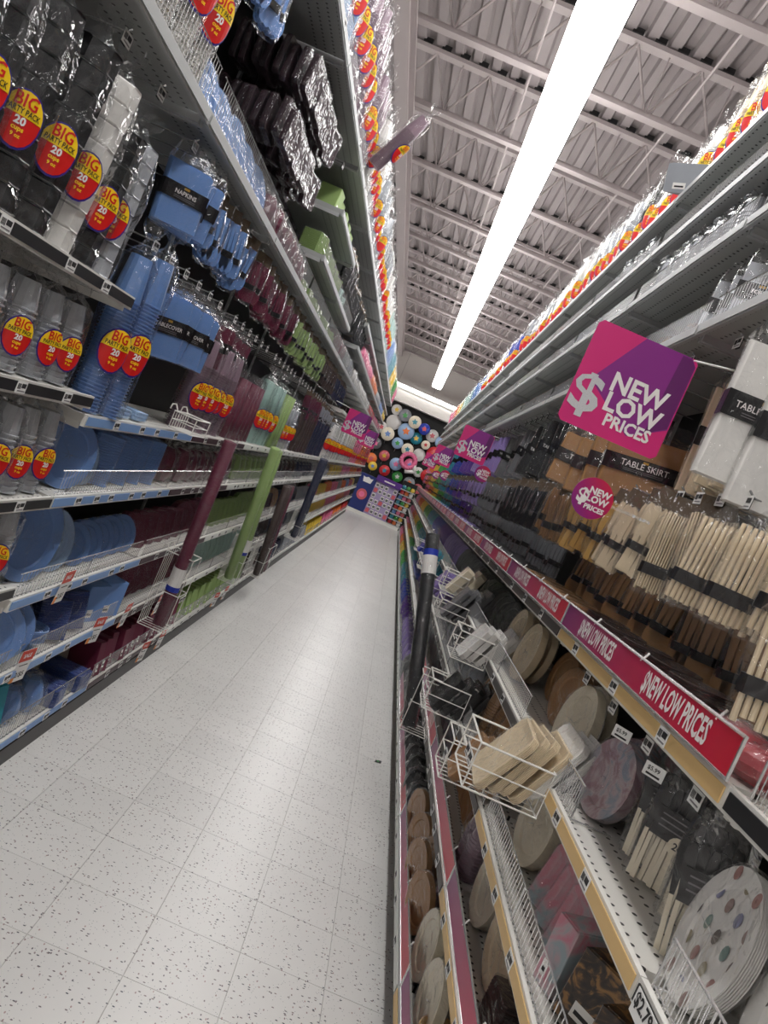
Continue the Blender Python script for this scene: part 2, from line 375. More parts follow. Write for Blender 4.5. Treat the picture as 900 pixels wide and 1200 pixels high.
def cover_pack(col, w, h, t, word, lod=0):   # folded tablecover, hangs from origin
    z1 = -.055; z0 = z1-h; mb = MB(); n = 4
    for i in range(n):
        y0 = -t/2+t*i/n; y1 = y0+t/n*.86; k = 1-.01*(i % 2)
        mb.loft([ring8(w*k, y1-y0, z0, .45), ring8(w*k, y1-y0, z1-.004*i, .45)], cmat(col, 'paper'), True, Matrix.Translation((0, (y0+y1)/2, 0)))
    lab = MB(); y = t/2+.004; zc = z0+h*.52; lh = min(.06, h*.25)
    lab.box(-w/2-.002, w/2+.002, y-.002, y, zc-lh/2, zc+lh/2, LBLACK)
    lab.box(-w/2-.003, -w/2-.002, -t/2, y, zc-lh/2, zc+lh/2, LBLACK); lab.box(w/2+.002, w/2+.003, -t/2, y, zc-lh/2, zc+lh/2, LBLACK)
    if lod == 0:
        text(lab, word, min(.03, w*.13), 0, zc-lh*.1, y+.001, TXTW, .01, width=.95)
        lab.box(-.009, .009, y, y+.0006, zc+lh*.28, zc+lh*.42, GOLD)
        for k in range(2): lab.box(-w*.25, w*.25, y, y+.0006, zc-lh*(.25+.1*k), zc-lh*(.22+.1*k), mat('print_grey', (120, 116, 120), .5))
    fm = MB(); rr = random.Random(5)
    fm.loft([ring8(w*.96, t*.8, z0-.006, .4), ring8(w+.012, t+.014, z0+.01, .4, .002, rr), ring8(w+.014, t+.014, z0+h*.35, .4, .002, rr), ring8(w+.014, t+.014, z0+h*.7, .4, .003, rr), ring8(w+.01, t+.01, z1, .4, .005, rr), ring8(w*.92, t*.4, z1+.03, .4, .006, rr), ring8(w*.8, .005, .01, .4, .002, rr)], FILM, False)
    out = [P('folded_cover', mb), P('label_band', lab, label='black label band'), P('sleeve', fm, label='clear hanging sleeve')]
    return out
def disc_prof(r, t):
    return [(r*.55, 0), (r*.72, .001), (r*.96, t*.25), (r, t*.32), (r, t*.97), (r*.985, t), (r*.72, t-.007), (r*.68, t-.012), (.0005, t-.012)]
def stand_T(r, sy=1.0):   # lathe axis z -> +Y, lower rim at z=0
    return Matrix(((1, 0, 0, 0), (0, 0, 1, 0), (0, -1, 0, r*sy), (0, 0, 0, 1)))
def plate_stack(col, r, n, sy, lod=0):       # standing on its rim, face to +Y
    t = .006+n*.0028; mb = MB(); seg = 28 if lod == 0 else 12; pl = []
    for i in range(n if lod == 0 else 2):
        z = i*(t/(n if lod == 0 else 2)); dz = t/(n if lod == 0 else 2)*.8; pl.append((r*.975, z)); pl.append((r, z+dz*.3)); pl.append((r, z+dz)); pl.append((r*.975, z+dz*1.05))
    prof = [(r*.5, 0)]+pl+[(r*.74, t-.004), (r*.7, t-.009), (.0005, t-.009)]
    T = stand_T(r, sy) @ Matrix.Translation((0, 0, -t)); mb.lathe(prof, seg, cmat(col, 'paper'), T, 1, sy)
    if col == 'white' and r > .115:   # dotted party plates
        dots = [(96, 82, 80), (170, 128, 122), (140, 142, 172), (128, 152, 146), (170, 160, 134), (160, 136, 130)]
        for a in range(-3, 4):
            for b in range(-3, 4):
                x, z = (a+.5*(b % 2))*.046, b*.046
                if x*x+z*z > (r*.95)**2: continue
                dm = mat('dot_print_%d' % ((a*3+b*5) % 6), dots[(a*3+b*5) % 6], .5); fl = (x*x+z*z) < (r*.7)**2
                y = -.009+.0008 if fl else -.002
                y = (-.0084 if fl else -.0084+.0088*min(1, (math.hypot(x, z)/r-.7)/.24))+.001
                mb.add([(x+.011*math.cos(q*math.pi/5), y, r+z+.013*math.sin(q*math.pi/5)) for q in range(10)], [tuple(range(10))], dm)
    fm = MB(); rr = random.Random(int(r*1000))
    rg = []
    for rad, z in ((r*.4, -.006), (r*1.03, -.003), (r*1.05, t*.5), (r*1.03, t+.003), (r*.5, t+.003), (.001, t+.002)):
        rg.append([(rad*math.cos(2*math.pi*j/16)+rr.uniform(-.004, .004), rad*sy*math.sin(2*math.pi*j/16)+rr.uniform(-.004, .004), z+rr.uniform(-.0015, .0015)) for j in range(16)])
    fm.loft(rg, FILM, False, T)
    return [P('plates', mb), P('shrink_wrap', fm, label='clear shrink wrap')]
def square_stack(col, s, n, _, lod=0):
    t = .006+n*.003; mb = MB(); k = n if lod == 0 else 3
    T = Matrix(((1, 0, 0, 0), (0, 0, 1, -t), (0, -1, 0, s/2), (0, 0, 0, 1)))
    rg = []
    for i in range(k):
        z = t*i/k; rg += [ring8(s*.97, s*.97, z, .09), ring8(s, s, z+t/k*.3, .09), ring8(s, s, z+t/k*.8, .09), ring8(s*.97, s*.97, z+t/k*.95, .09)]
    rg += [ring8(s*.76, s*.76, t-.006, .09), ring8(s*.01, s*.01, t-.006, .09)]
    mb.loft(rg, cmat(col, 'paper'), True, T)
    fm = MB(); rr = random.Random(4); fm.loft([ring8(s*1.02, s*1.02, -.004, .09, .002, rr), ring8(s*1.04, s*1.04, t*.5, .09, .003, rr), ring8(s*1.02, s*1.02, t+.004, .09, .002, rr), ring8(.02, .02, t+.002, .2)], FILM, False, T)
    return [P('plates', mb), P('shrink_wrap', fm, label='clear shrink wrap')]
def napkin_pack(col, w, d, h, word, lod=0):  # stack of folded napkins; layers along z
    n = max(3, int(h/.009)) if lod == 0 else 3; mb = MB(); rg = []; r = random.Random(n)
    for i in range(n):
        z = h*i/n; j = r.uniform(-.0015, .0015); rg += [ring8(w*.965, d*.965, z, .08), ring8(w+j, d+j, z+h/n*.3, .08), ring8(w+j, d+j, z+h/n*.8, .08)]
    rg.append(ring8(w*.96, d*.96, h, .08)); mb.loft(rg, cmat(col, 'paper'))
    fm = MB(); rr = random.Random(6); fm.loft([ring8(w*.99, d*.99, -.001, .08), ring8(w*1.04, d*1.04, h*.3, .08, .002, rr), ring8(w*1.04, d*1.04, h*.7, .08, .002, rr), ring8(w*1.0, d*1.0, h+.004, .08, .001, rr)], FILM, True)
    out = [P('napkins', mb), P('wrapper', fm, label='clear wrapper')]
    if word:
        lb = MB(); lb.box(-w*.2, w*.2, d*.525, d*.53, h*.1, h*.9, LBLACK); lb.box(-w*.2, w*.2, -d*.3, d*.53, h+.005, h+.0065, LBLACK)
        text(lb, word, h*.35, 0, h*.4, d*.53+.001, TXTW, .01, width=.6); out.append(P('label_band', lb, label='black paper label'))
    return out
def bowl_stack(col, r, n, _, lod=0):
    mb = MB(); pr = [(r*.5, 0), (r*.52, .004), (r*.85, .04)]
    for i in range(n if lod == 0 else 3): z = .045+i*.006*(1 if lod == 0 else n/3); pr += [(r, z), (r, z+.003), (r*.95, z+.0045)]
    z = pr[-1][1]; pr += [(r*.8, z-.02), (.0005, z-.03)]
    mb.lathe(pr, 20 if lod == 0 else 10, cmat(col))
    fm = MB(); rr = random.Random(9); fm.loft([[((q+rr.uniform(-.003, .003))*math.cos(2*math.pi*j/12), (q+rr.uniform(-.003, .003))*math.sin(2*math.pi*j/12), zz) for j in range(12)] for q, zz in ((r*.55, -.001), (r*.95, .035), (r*1.06, .05), (r*1.05, z), (r*.4, z+.006))], FILM, True)
    return [P('bowls', mb), P('shrink_wrap', fm, label='clear shrink wrap')]
def pouch(col, w, d, h, lod=0):
    r = random.Random(int(w*900)+len(col)); mb = MB(); seg = 10; rg = []
    for t in (0, .05, .25, .5, .75, .92, 1):
        k = math.sin(math.pi*min(.97, max(.12, .1+t*.8)))**.5; rg.append([((w/2*k+r.uniform(-.05, .05)*w)*math.cos(2*math.pi*j/seg), (d/2*k+r.uniform(-.05, .05)*d)*math.sin(2*math.pi*j/seg), t*h) for j in range(seg)])
    mb.loft(rg, cmat(col)); fm = crinkle_bag(w*1.12, d*1.12, h*1.0, seed=3, m=FILM, seg=10)
    return [P('contents', mb), P('bag', fm, label='clear crinkled bag')]
def wood_cutlery(col, _, __, ___, lod=0):    # pale handles, black heads, hanging card with 20
    mb = MB(); r = random.Random(2); bk = cmat('black'); wd = cmat('ivory')
    for i in range(9):
        x = -.045+i*.0112; a = r.uniform(-.05, .05)
        T = Matrix.Translation((x, r.uniform(-.01, .01), -.25)) @ Matrix.Rotation(a, 4, 'Y')
        mb.prism([(-.005, 0), (.005, 0), (.004, .1), (-.004, .1)], 0, .007, wd, T)
        mb.prism([(-.004, .1), (.004, .1), (.009, .16), (.008, .19), (.004, .2), (-.004, .2), (-.008, .19), (-.009, .16)], 0, .006, bk, T)
    c = MB(); c.box(-.04, .04, .02, .022, -.15, -.09, LBLACK); c.add([(-.02+.02*math.cos(a*math.pi/8), .0228, -.15+.02*math.sin(a*math.pi/8)) for a in range(16)], [tuple(range(16))], cmat('ivory', 'paper'))
    text(c, '20', .02, .02, -.156, .0236, INK, .02)
    for k in range(3): c.box(-.03, .03, .022, .0224, -.104-.012*k, -.101-.012*k, mat('print_grey', (120, 116, 120), .5))
    fm = MB(); rr = random.Random(8); fm.loft([ring8(.11, .04, -.255, .3), ring8(.125, .055, -.24, .3, .003, rr), ring8(.13, .055, -.15, .3, .004, rr), ring8(.12, .05, -.06, .3, .004, rr), ring8(.08, .006, .01, .3)], FILM, False)
    return [P('utensils', mb), P('header_card', c, label='black card with a pale 20 disc'), P('sleeve', fm, label='clear hanging sleeve')]
def cover_roll(col, L, r, lab, lod=0):
    mb = MB(); pr = [(r*.5, 0), (r, .001), (r, L*.3), (r*1.01, L*.31), (r, L*.32), (r, L-.001), (r*.5, L)]
    mb.lathe(pr, 18, cmat(col, 'paper'))
    fm = MB(); rr = random.Random(12); rg = []
    for i in range(12): rg.append([((r*1.07+rr.uniform(-.002, .003))*math.cos(2*math.pi*j/14), (r*1.07+rr.uniform(-.002, .003))*math.sin(2*math.pi*j/14), -.003+i*(L+.02)/11) for j in range(14)])
    rg.append([(p[0]*.8, p[1]*.8, L+.05) for p in rg[-1]]); fm.loft(rg, FILM, False)
    out = [P('roll', mb, True), P('wrap', fm, label='clear wrap gathered at the top')]
    if lab:
        lb = MB(); z = {'low': L*.22, 'high': L*.78}[lab]
        lb.lathe([(r*1.085, z), (r*1.085, z+L*.1)], 18, cmat('white', 'paper'), cap=False); lb.lathe([(r*1.09, z-.03 if lab == 'low' else z+L*.1), (r*1.09, z if lab == 'low' else z+L*.1+.035)], 18, cmat('royal blue', 'paper'), cap=False)
        for k in range(4): text(lb, 'TABLE ROLL' if k == 0 else '100 FT', .012, 0, z+.012+.022*k, r*.0+.001, INK, .02, bend=r*1.09)
        out.append(P('label', lb, label='white and blue wrap label'))
    return out
def cross_box(col, w, d, h, word, lod=0):
    mb = MB(); mb.loft([ring8(w, d, 0, .03), ring8(w, d, h, .03)], cmat(col, 'paper')); mb.loft([ring8(w*.9, d*.9, h+.0005, .03), ring8(w*.9, d*.9, h+.003, .03)], cmat(col, 'paper'))
    lb = MB(); lb.box(w*.02, w*.3, d/2, d/2+.001, h*.12, h*.34, cmat('white', 'paper')); lb.box(w*.06, w*.26, d/2+.001, d/2+.0015, h*.18, h*.24, INK)
    return [P('box', mb), P('label', lb, label='white paper label')]

# sides: -1 left shelving (front faces +x), +1 right shelving (front faces -x)
def rz(side, t=0): return R_(-90-t) if side < 0 else R_(90+t)

# ------------------------------------------------------------------ setting
f = MB(); f.box(-9, 9, -5, 27, -.12, -.004, GROUT); FL = struct('floor', f)
tm = MB(); q = .1517; tm.loft([[(-q, -q, 0), (q, -q, 0), (q, q, 0), (-q, q, 0)], [(-q, -q, .0032), (q, -q, .0032), (q, q, .0032), (-q, q, .0032)], [(-q+.0006, -q+.0006, .004), (q-.0006, -q+.0006, .004), (q-.0006, q-.0006, .004), (-q+.0006, q-.0006, .004)]], FLOOR)
tme = tm.mesh('tile'); nt_ = 0
for j in range(49):
    for i in range(6):
        link('tile', tme, FL, (-.148-2.5*.305+i*.305, .934+.1525+.305*j, -.004))
far = MB(); yy = .934+49*.305
for j in range(40):
    for i in range(6): far.merge(tm, Matrix.Translation((-.148-2.5*.305+i*.305, yy+.1525+.305*j, -.004)))
for (a, b, c, d) in ((-9, -1.064, -5, 27), (.768, 9, -5, 27), (-1.063, .767, -5, .93)):
    far.box(a, b, c, d, -.004, 0, FLOOR)
o = link('tile_field', far.mesh('tile_field'), FL); o['kind'] = 'stuff'

DECK = mat('ceiling_deck_paint', (140, 131, 131), .7, var=.05, scale=1.5)
JOI = mat('joist_paint', (168, 158, 157), .6, var=.05, scale=3)
c = MB(); x = -9
while x < 9:
    pts = [(x, 5.92), (x+.09, 5.92), (x+.11, 5.98), (x+.19, 5.98), (x+.21, 5.92)]
    c.add([p for a, z in pts for p in ((a, -5, z), (a, 27, z))], [(2*i, 2*i+1, 2*i+3, 2*i+2) for i in range(4)], DECK); x += .21
c.box(-9, 9, -5, 27, 6.0, 6.1, DECK)
CE = struct('ceiling', c)
ch = MB()
ch.box(-9, 9, -.05, .05, 5.30, 5.33, JOI); ch.box(-9, 9, -.006, .006, 5.33, 5.37, JOI); ch.box(-9, 9, -.055, .055, 5.86, 5.90, JOI)
web = MB()
for k in range(-15, 15):
    x = k*.6+.1; web.tube([(x, 0, 5.33), (x+.3, 0, 5.87), (x+.6, 0, 5.33)], .013, JOI, 4)
    web.tube([(x, 0, 5.33), (x, 0, 5.87)], .007, JOI, 4)
dk = MB()
for k in range(-42, 43): dk.box(k*.21+.10, k*.21+.2, -.075, -.058, 5.90, 5.945, BLK)  # solid black boxes stand in for the darkness inside the deck ribs
chm, wbm, dkm = ch.mesh('chord'), web.mesh('web'), dk.mesh('deck_gap_shade')
for k in range(16):
    j = link('joist', chm, CE, (0, 2.35+1.5*k, 0)); link('web', wbm, j); link('rib_gap_shade', dkm, j)
g = MB(); g.box(-1.56, -1.42, -5, 25, 5.10, 5.13, JOI); g.box(-1.5, -1.48, -5, 25, 5.13, 5.29, JOI); g.box(-1.56, -1.42, -5, 25, 5.27, 5.30, JOI)
link('girder', g.mesh('girder'), CE)
br = MB()
for xx in (-.35, .95): br.tube([(xx, 1, 5.36), (xx, 25, 5.36)], .012, JOI, 4)
link('bridging_bar', br.mesh('bridging_bar'), CE)

WALL = mat('end_wall_paint', (186, 180, 176), .7, var=.04, scale=1)
w = MB(); w.box(-9, 9, 25.0, 25.2, 0, 6, WALL)
for k in range(-8, 9): w.box(k*1.2-.006, k*1.2+.006, 24.995, 25, 3.7, 6, mat('wall_joint', (140, 134, 130), .7))
struct('wall_back', w)
w = MB(); w.box(-9, 9, -5.2, -5, 0, 6, WALL); struct('wall_front', w)
w = MB(); w.box(-9.2, -9, -5, 25, 0, 6, WALL); struct('wall_left', w)
w = MB(); w.box(9, 9.2, -5, 25, 0, 6, WALL); struct('wall_right', w)
w = MB(); w.box(-5, 5, 24.3, 25, 3.7, 4.1, mat('soffit_white', (236, 232, 226), .5, var=.02)); w.box(-5, 5, 24.26, 24.3, 4.1, 4.16, WHITE); w.box(-5, 5, 24.26, 24.3, 4.22, 4.25, WHITE); struct('trim_1', w)

# ------------------------------------------------------------------ strip lights
TUBE = bpy.data.materials.new('lamp_diffuser'); TUBE.use_nodes = True; b = TUBE.node_tree.nodes['Principled BSDF']
b.inputs['Base Color'].default_value = (.9, .9, .9, 1); b.inputs['Emission Color'].default_value = (1, .985, .97, 1); b.inputs['Emission Strength'].default_value = LAMP
hs = MB(); hs.box(-.05, .05, -1.2, 1.2, .056, .11, WHITE)
df = MB(); df.add([(-.142, -1.205, .05), (-.142, 1.205, .05), (-.13, 1.205, .01), (-.13, -1.205, .01), (-.07, -1.205, 0), (-.07, 1.205, 0), (.07, -1.205, 0), (.07, 1.205, 0), (.13, -1.205, .01), (.13, 1.205, .01), (.142, -1.205, .05), (.142, 1.205, .05)],
   [(0, 10, 11, 1), (0, 1, 2, 3), (3, 2, 5, 4), (4, 5, 7, 6), (6, 7, 9, 8), (8, 9, 11, 10)], TUBE)
sr = MB(); sr.tube([(0, 0, .1), (0, 0, .98)], .004, STEEL); sr.tube([(0, -1.1, .1), (0, -1.1, .98)], .004, STEEL)
hm, dm, sm_ = hs.mesh('housing'), df.mesh('diffuser'), sr.mesh('hanger_rod')
for row, x in enumerate((0.0, -3.6, 3.6)):  # middle row hangs in view; both side rows are unseen, added to light the ceiling
    for k in range(11 if row == 0 else 11):
        y = -3.0+k*2.44 if row == 0 else -3.0+k*2.44
        o = link('strip_light', None, None, (x, y, 4.33)); link('housing', hm, o); link('diffuser', dm, o); link('hanger_rod', sm_, o)
        pl = {0: 'over the aisle', 1: 'added unseen beyond the left shelving', 2: 'added unseen beyond the right shelving'}[row]
        PENDING.append((o, 'white fluorescent strip light', 'the row '+pl, y, 'strip light')); o['category'] = 'light'

CV = bpy.data.materials.new('cove_lamp_glow'); CV.use_nodes = True; b = CV.node_tree.nodes['Principled BSDF']
b.inputs['Emission Color'].default_value = (1, .98, .95, 1); b.inputs['Emission Strength'].default_value = 16
o = link('cove_lamp', None, None, (0, 24.18, 4.19)); m = MB(); m.tube([(-2.4, 0, 0), (2.4, 0, 0)], .02, CV, 8); link('tube', m.mesh('tube'), o)
m = MB(); m.box(-2.45, -2.4, -.03, .09, -.03, .03, WHITE); m.box(2.4, 2.45, -.03, .09, -.03, .03, WHITE); m.box(-2.45, 2.45, .05, .09, .03, .045, WHITE); link('holder', m.mesh('holder'), o)
tagit(o, 'long white cove lamp along the soffit of the end wall', 'light')

# ------------------------------------------------------------------ shelving units
UW = 1.22; Y0 = 1.165; D = .44
def price_tag_mesh(w=.05, h=.032):
    t = MB(); t.box(-w/2, w/2, 0, .0012, 0, h, CARD); t.box(-w*.4, w*.02, .0012, .0018, h*.45, h*.82, INK)
    for k in range(5): t.box(w*(.1+.07*k), w*(.13+.07*k), .0012, .0018, h*.35, h*.8, INK)
    t.box(-w*.4, w*.3, .0012, .0018, h*.15, h*.24, mat('print_grey', (120, 116, 120), .5)); return t.mesh('price_tag')
TAG = price_tag_mesh()
def fence_mesh(h=.085, seg=3, step=.022):
    m = MB(); n = int(1.16/step)
    for i in range(n+1):
        x = -.58+i*step; m.tube([(x, 0, 0), (x, 0, h)], .0011, WIRE, seg)
    m.tube([(-.585, 0, h), (.585, 0, h)], .0022, WIRE, 4); m.tube([(-.585, 0, .006), (.585, 0, .006)], .0018, WIRE, 4)
    m.tube([(0, .002, 0), (0, .002, h)], .002, WIRE, 4)
    return m.mesh('wire_fence')
FEN = fence_mesh(); FENF = fence_mesh(.085, 3, .058); FENH = fence_mesh(.12, 3, .022)
RAILM = {}
def rail_mesh(key):
    if key not in RAILM:
        c = {'grey': (168, 170, 170), 'black': (22, 22, 24), 'sky': (120, 156, 206), 'burg': (58, 30, 40), 'white': (220, 222, 216), 'wood': (214, 180, 122), 'dark': (66, 58, 56), 'green': (198, 206, 188)}[key]
        m = MB(); m.box(-.6, .6, .001, .004, -.031, -.003, mat('rail_strip_'+key, c, .45, var=.06, scale=5)); RAILM[key] = m.mesh('price_rail')
    return RAILM[key]
SH = {}
def shelf_mesh(white):
    if white not in SH:
        m = MB(); A = WHITE if white else STEEL; Bm = perforated('perforated_white_steel', (216, 214, 208)) if white else PERF
        m.box(-.578, .605, 0.013, D-.012, -.028, 0, Bm); m.box(-.608, .608, D-.012, D, -.038, .003, A)
        m.box(-.605, -.59, .02, D-.02, -.05, -.028, A); m.box(.59, .605, .02, D-.02, -.05, -.028, A)
        SH[white] = m.mesh('shelf')
    return SH[white]
HK = MB(); HK.tube([(0, .01, 0), (0, .36, 0), (0, .375, .012)], .0028, WIRE, 5); HK.box(-.012, .012, .365, .369, -.03, .0, BLK); HKM = HK.mesh('peg_hook')
bp = MB(); bp.box(-.61, .61, -.025, 0, .02, 3.34, BLK)
BPM = bp.mesh('back_panel')
upm = MB(); upm.box(-.609, -.58, -.03, .012, 0, 3.38, STEEL)
for k in range(64): upm.box(-.598, -.590, .012, .0125, .1+k*.05, .125+k*.05, BLK)
UPM = upm.mesh('upright')
DIV = MB(); DIV.box(-.002, .002, .02, D-.03, 0, .25, STEEL); DIVM = DIV.mesh('end_panel')
def unit(side, k, levels, hooks, nlab, tags=3):
    x = -1.40 if side < 0 else 1.10
    yc = Y0+UW*k+UW/2
    u = link('shelving_unit', None, None, (x, yc, 0), (0, 0, rz(side)))
    u['category'] = 'shelving'; PENDING.append((u, 'tall grey steel shelving unit', '%s side of the aisle' % ('left' if side < 0 else 'right'), yc, 'shelving unit'))
    link('back_panel', BPM, u); link('upright', UPM, u)
    kk = MB(); kd = D-.004 if side < 0 else D-.05; kk.box(-.61, .61, .02, kd, 0, .085, KICK); link('kick_plate', kk.mesh('kick_plate'), u)
    near = yc < 9
    for (z, rail, fen, white, ntg) in levels:
        s = link('shelf', shelf_mesh(white), u, (0, 0, z))
        link('price_rail', rail_mesh(rail), s, (0, D, 0))
        if fen: link('wire_fence', (FENH if fen == 2 else FEN) if near else FENF, s, (0, D-.012, .003))
        if near:
            r = random.Random(int(z*100)+k*7+side)
            for i in range(ntg):
                link('price_tag', TAG, s, (-.5+1.0*(i+.5)/ntg+r.uniform(-.05, .05), D+.0045, -.033))
    for z, n in hooks:
        if yc > 14: n = max(2, n//2)
        for i in range(n):
            hk = link('peg_hook', HKM, u, (-.54+1.08*(i+.5)/n, 0, z))
            if yc < 14:
                t = link('price_tag', TAG, hk, (0, .372, -.03))
    return u
T3 = (3.30, 'grey', 1, False, 2)
NU = 17
for k in range(0, NU):
    if k == 0: lv = [(.12, 'sky', 1, True, 3), (.85, 'black', 0, True, 4), (1.16, 'black', 0, True, 4), (1.50, 'black', 0, True, 4), (1.83, 'black', 0, True, 4), (2.44, 'grey', 2, False, 0), T3]; hk = [(2.38, 4)]
    else:
        ra = 'sky' if k == 1 else 'burg' if k == 2 else 'white'
        lv = [(.14, ra, 1, True, 5), (.49, ra, 1, True, 4), (.80, ra, 1, True, 5), (1.16, ra, 1, True, 6), (1.44, ra, 0, True, 4), (2.44, 'grey', 2, False, 0), T3]
        hk = [(2.38, 7), (2.04, 6)]
        if k in (3, 4): lv.append((2.71, 'grey', 1, False, 0))
        if k == 3: lv.append((3.01, 'grey', 0, False, 0))
        if k >= 6: lv += [(2.75, 'grey', 0, False, 0), (3.02, 'grey', 0, False, 0)]
        if k >= 7: hk = [(1.98, 6)]; lv.append((2.10, 'white', 0, True, 2))
        if k == 2: hk.append((3.2, 4))
    unit(-1, k, lv, hk, k)
for k in range(-1, NU):
    ra = {-1: 'black', 0: 'wood'}.get(k, 'dark')
    lv = [(.16, 'white' if k > 0 else 'wood', 0, False, 4), (.52, 'wood' if k <= 0 else 'dark', 0, True, 5), (.80, 'wood' if k <= 0 else 'dark', 1 if k > -1 else 0, True, 4), (1.10, 'black' if k < 0 else 'wood' if k == 0 else 'dark', 1 if k != 0 else 0, True, 3), (1.43, ra, 0, True, 3),
          (2.45, 'grey', 1, False, 0), (2.80, 'grey', 1, False, 0), (3.06, 'grey', 1, False, 0), (3.33, 'grey', 0, False, 0)]
    unit(1, k, lv, [(2.40, 5), (1.93, 8)] + ([(1.36, 4)] if k <= 0 else []), k)

# partial wire fences on the chest-low shelf of the cream bay are sold separately: clip-on fences
def clip_fence(side, x, y, z, w, h, label):
    m = MB(); n = int(w/.014)
    for i in range(n+1): m.tube([(-w/2+w*i/n, 0, 0), (-w/2+w*i/n, 0, h)], .0012, WIRE, 4)
    m.tube([(-w/2, 0, 0), (-w/2, 0, h), (w/2, 0, h), (w/2, 0, 0)], .0025, WIRE, 5); m.tube([(-w/2, 0, .004), (-w/2, -.1, .004)], .002, WIRE, 4); m.tube([(w/2, 0, .004), (w/2, -.1, .004)], .002, WIRE, 4)
    o = link('clip_fence', m.mesh('clip_fence'), None, (x, y, z), (0, 0, rz(side))); tagit(o, label, 'fence'); return o
clip_fence(1, .675, 1.90, 1.10, .36, .085, 'clip-on chrome wire fence in front of the marbled plates')
clip_fence(1, .675, .98, 1.10, .34, .085, 'clip-on chrome wire fence before the polka dot plates')
clip_fence(1, .675, .93, 1.43, .40, .085, 'clip-on chrome wire fence above the black rail')

# ------------------------------------------------------------------ rows of goods
def zplace(side, zone, lev): return '%s, %s %s zone' % (lev, 'left' if side < 0 else 'right', zone)
def row(side, fn, key, name, cat, desc, place, x, y0, y1, n, z, t=0, lean=0, jx=.01, jy=.012, jt=8, lod=None):
    if fn in (plate_stack, square_stack) and n > 1:   # shingled: packs side by side must clear each other
        th = (.006+key[2]*.003+.008)*1.1; sp = (y1-y0)/(n-1); jt = min(jt, 2); jy = .004; jx = .004
        t = max(t, math.degrees(math.asin(min(1, th/sp))))
    for i in range(n):
        y = y0 if n == 1 else y0+(y1-y0)*i/(n-1)
        hang = fn in (cutlery_pack, bundle_pack, cover_pack) or (fn in (square_stack,) and z > 2.7); ty = rng.uniform(-6, 6) if hang else rng.uniform(-2, 2); dz = rng.uniform(-.022, .008) if hang else 0
        put(fn, key, name, cat, (x+rng.uniform(-jx, jx), y+rng.uniform(-jy, jy), z+dz), (R_(lean+rng.uniform(-2, 2)), R_(ty), rz(side, t+rng.uniform(-jt, jt))), desc, place, lod)
CUP = 'cup_sleeve'
def faced(side, key, desc, place, z, pts, t=8, lean=5):     # plates facing the aisle, each at its own depth
    for x, y in pts: put(plate_stack, key, 'plate_pack', 'plates', (x, y, z), (R_(lean+rng.uniform(-2, 2)), R_(rng.uniform(-3, 3)), rz(side, t+rng.uniform(-3, 3))), desc, place)
# --- left, first bay: grey and clear cups
pl = zplace(-1, 'clear cup', 'eye-level shelf')
for y, c, hh in ((1.36, 'black', .43), (1.50, 'black', .45), (1.64, 'black', .44), (1.79, 'black', .45), (1.93, 'white', .44), (2.07, 'black', .37), (2.19, 'clear', .38)):
    put(box_sleeve, (c, hh, .056, 1.25), CUP, 'cups', (-1.04, y, 1.835), (0, R_(rng.uniform(-3, 3)), rz(-1, 52+rng.uniform(-8, 8))), c+' bagged tall cup sleeve', pl)
for lev, z, ys, hh in (('chest-high shelf', 1.505, (1.62, 1.77, 1.92, 2.07, 2.21), .235), ('waist-high shelf', 1.165, (1.80, 1.93, 2.06, 2.18, 2.30), .255), ('thigh-high shelf', .855, (2.02, 2.16, 2.29), .24)):
    for y in ys: put(cup_sleeve, ('clear', hh, .047, 1.05), CUP, 'cups', (-1.035, y, z), (0, R_(rng.uniform(-3, 3)), rz(-1, 45+rng.uniform(-22, 22))), 'clear bagged cup sleeve', zplace(-1, 'clear cup', lev))
# --- left, blue
B = 'sky blue'; zl = lambda l: zplace(-1, B, l)
for i, (y, x, h) in enumerate(((2.46, -1.02, .52), (2.59, -1.00, .55))):
    put(cup_sleeve, (B, h, .052, 1.5), CUP, 'cups', (x, y, 1.445), (0, 0, rz(-1, 42)), 'tall sky blue striped cup sleeve', zl('chest-high shelf'))
row(-1, napkin_pack, ('pale blue', .10, .14, .035, ''), 'napkin_pack', 'napkins', 'pale blue napkin pack', zl('chest-high shelf'), -1.06, 2.78, 2.95, 2, 1.445, t=10)
row(-1, cover_pack, (B, .155, .23, .028, 'TABLECOVER'), 'tablecover_pack', 'tablecover', 'sky blue folded tablecover pack', zl('lower hooks'), -1.0, 2.80, 3.24, 4, 2.00, t=38, jt=4)
row(-1, cover_pack, (B, .15, .20, .035, 'NAPKINS'), 'tablecover_pack', 'tablecover', 'sky blue flat pack', zl('upper hooks'), -1.0, 2.50, 2.68, 3, 2.37, t=48, jt=5)
row(-1, cutlery_pack, (B, 'spoon', 18, True, .2, True), 'cutlery_pack', 'cutlery', 'sky blue spoon pack', zl('upper hooks'), -1.02, 2.84, 3.54, 8, 2.37, t=45, jt=9)
faced(-1, (B, .12, 10, 1.0), 'large round sky blue plate pack', zl('waist-high shelf'), 1.163, [(-1.02, 2.53), (-1.08, 2.50)], 22, 6)
put(plate_stack, ('pale blue', .085, 10, 1.0), 'plate_pack', 'plates', (-1.04, 2.76, 1.163), (R_(10), 0, rz(-1, 10)), 'small pale blue plate pack', zl('waist-high shelf'))
row(-1, napkin_pack, (B, .12, .12, .2, ''), 'napkin_pack', 'napkins', 'tall sky blue napkin pack', zl('waist-high shelf'), -1.08, 2.92, 3.45, 4, 1.163, t=35)
put(plate_stack, (B, .138, 12, 1.15), 'plate_pack', 'plates', (-1.04, 2.58, .803), (R_(6), 0, rz(-1, 19)), 'largest oval sky blue plate pack', zl('knee-high shelf'))
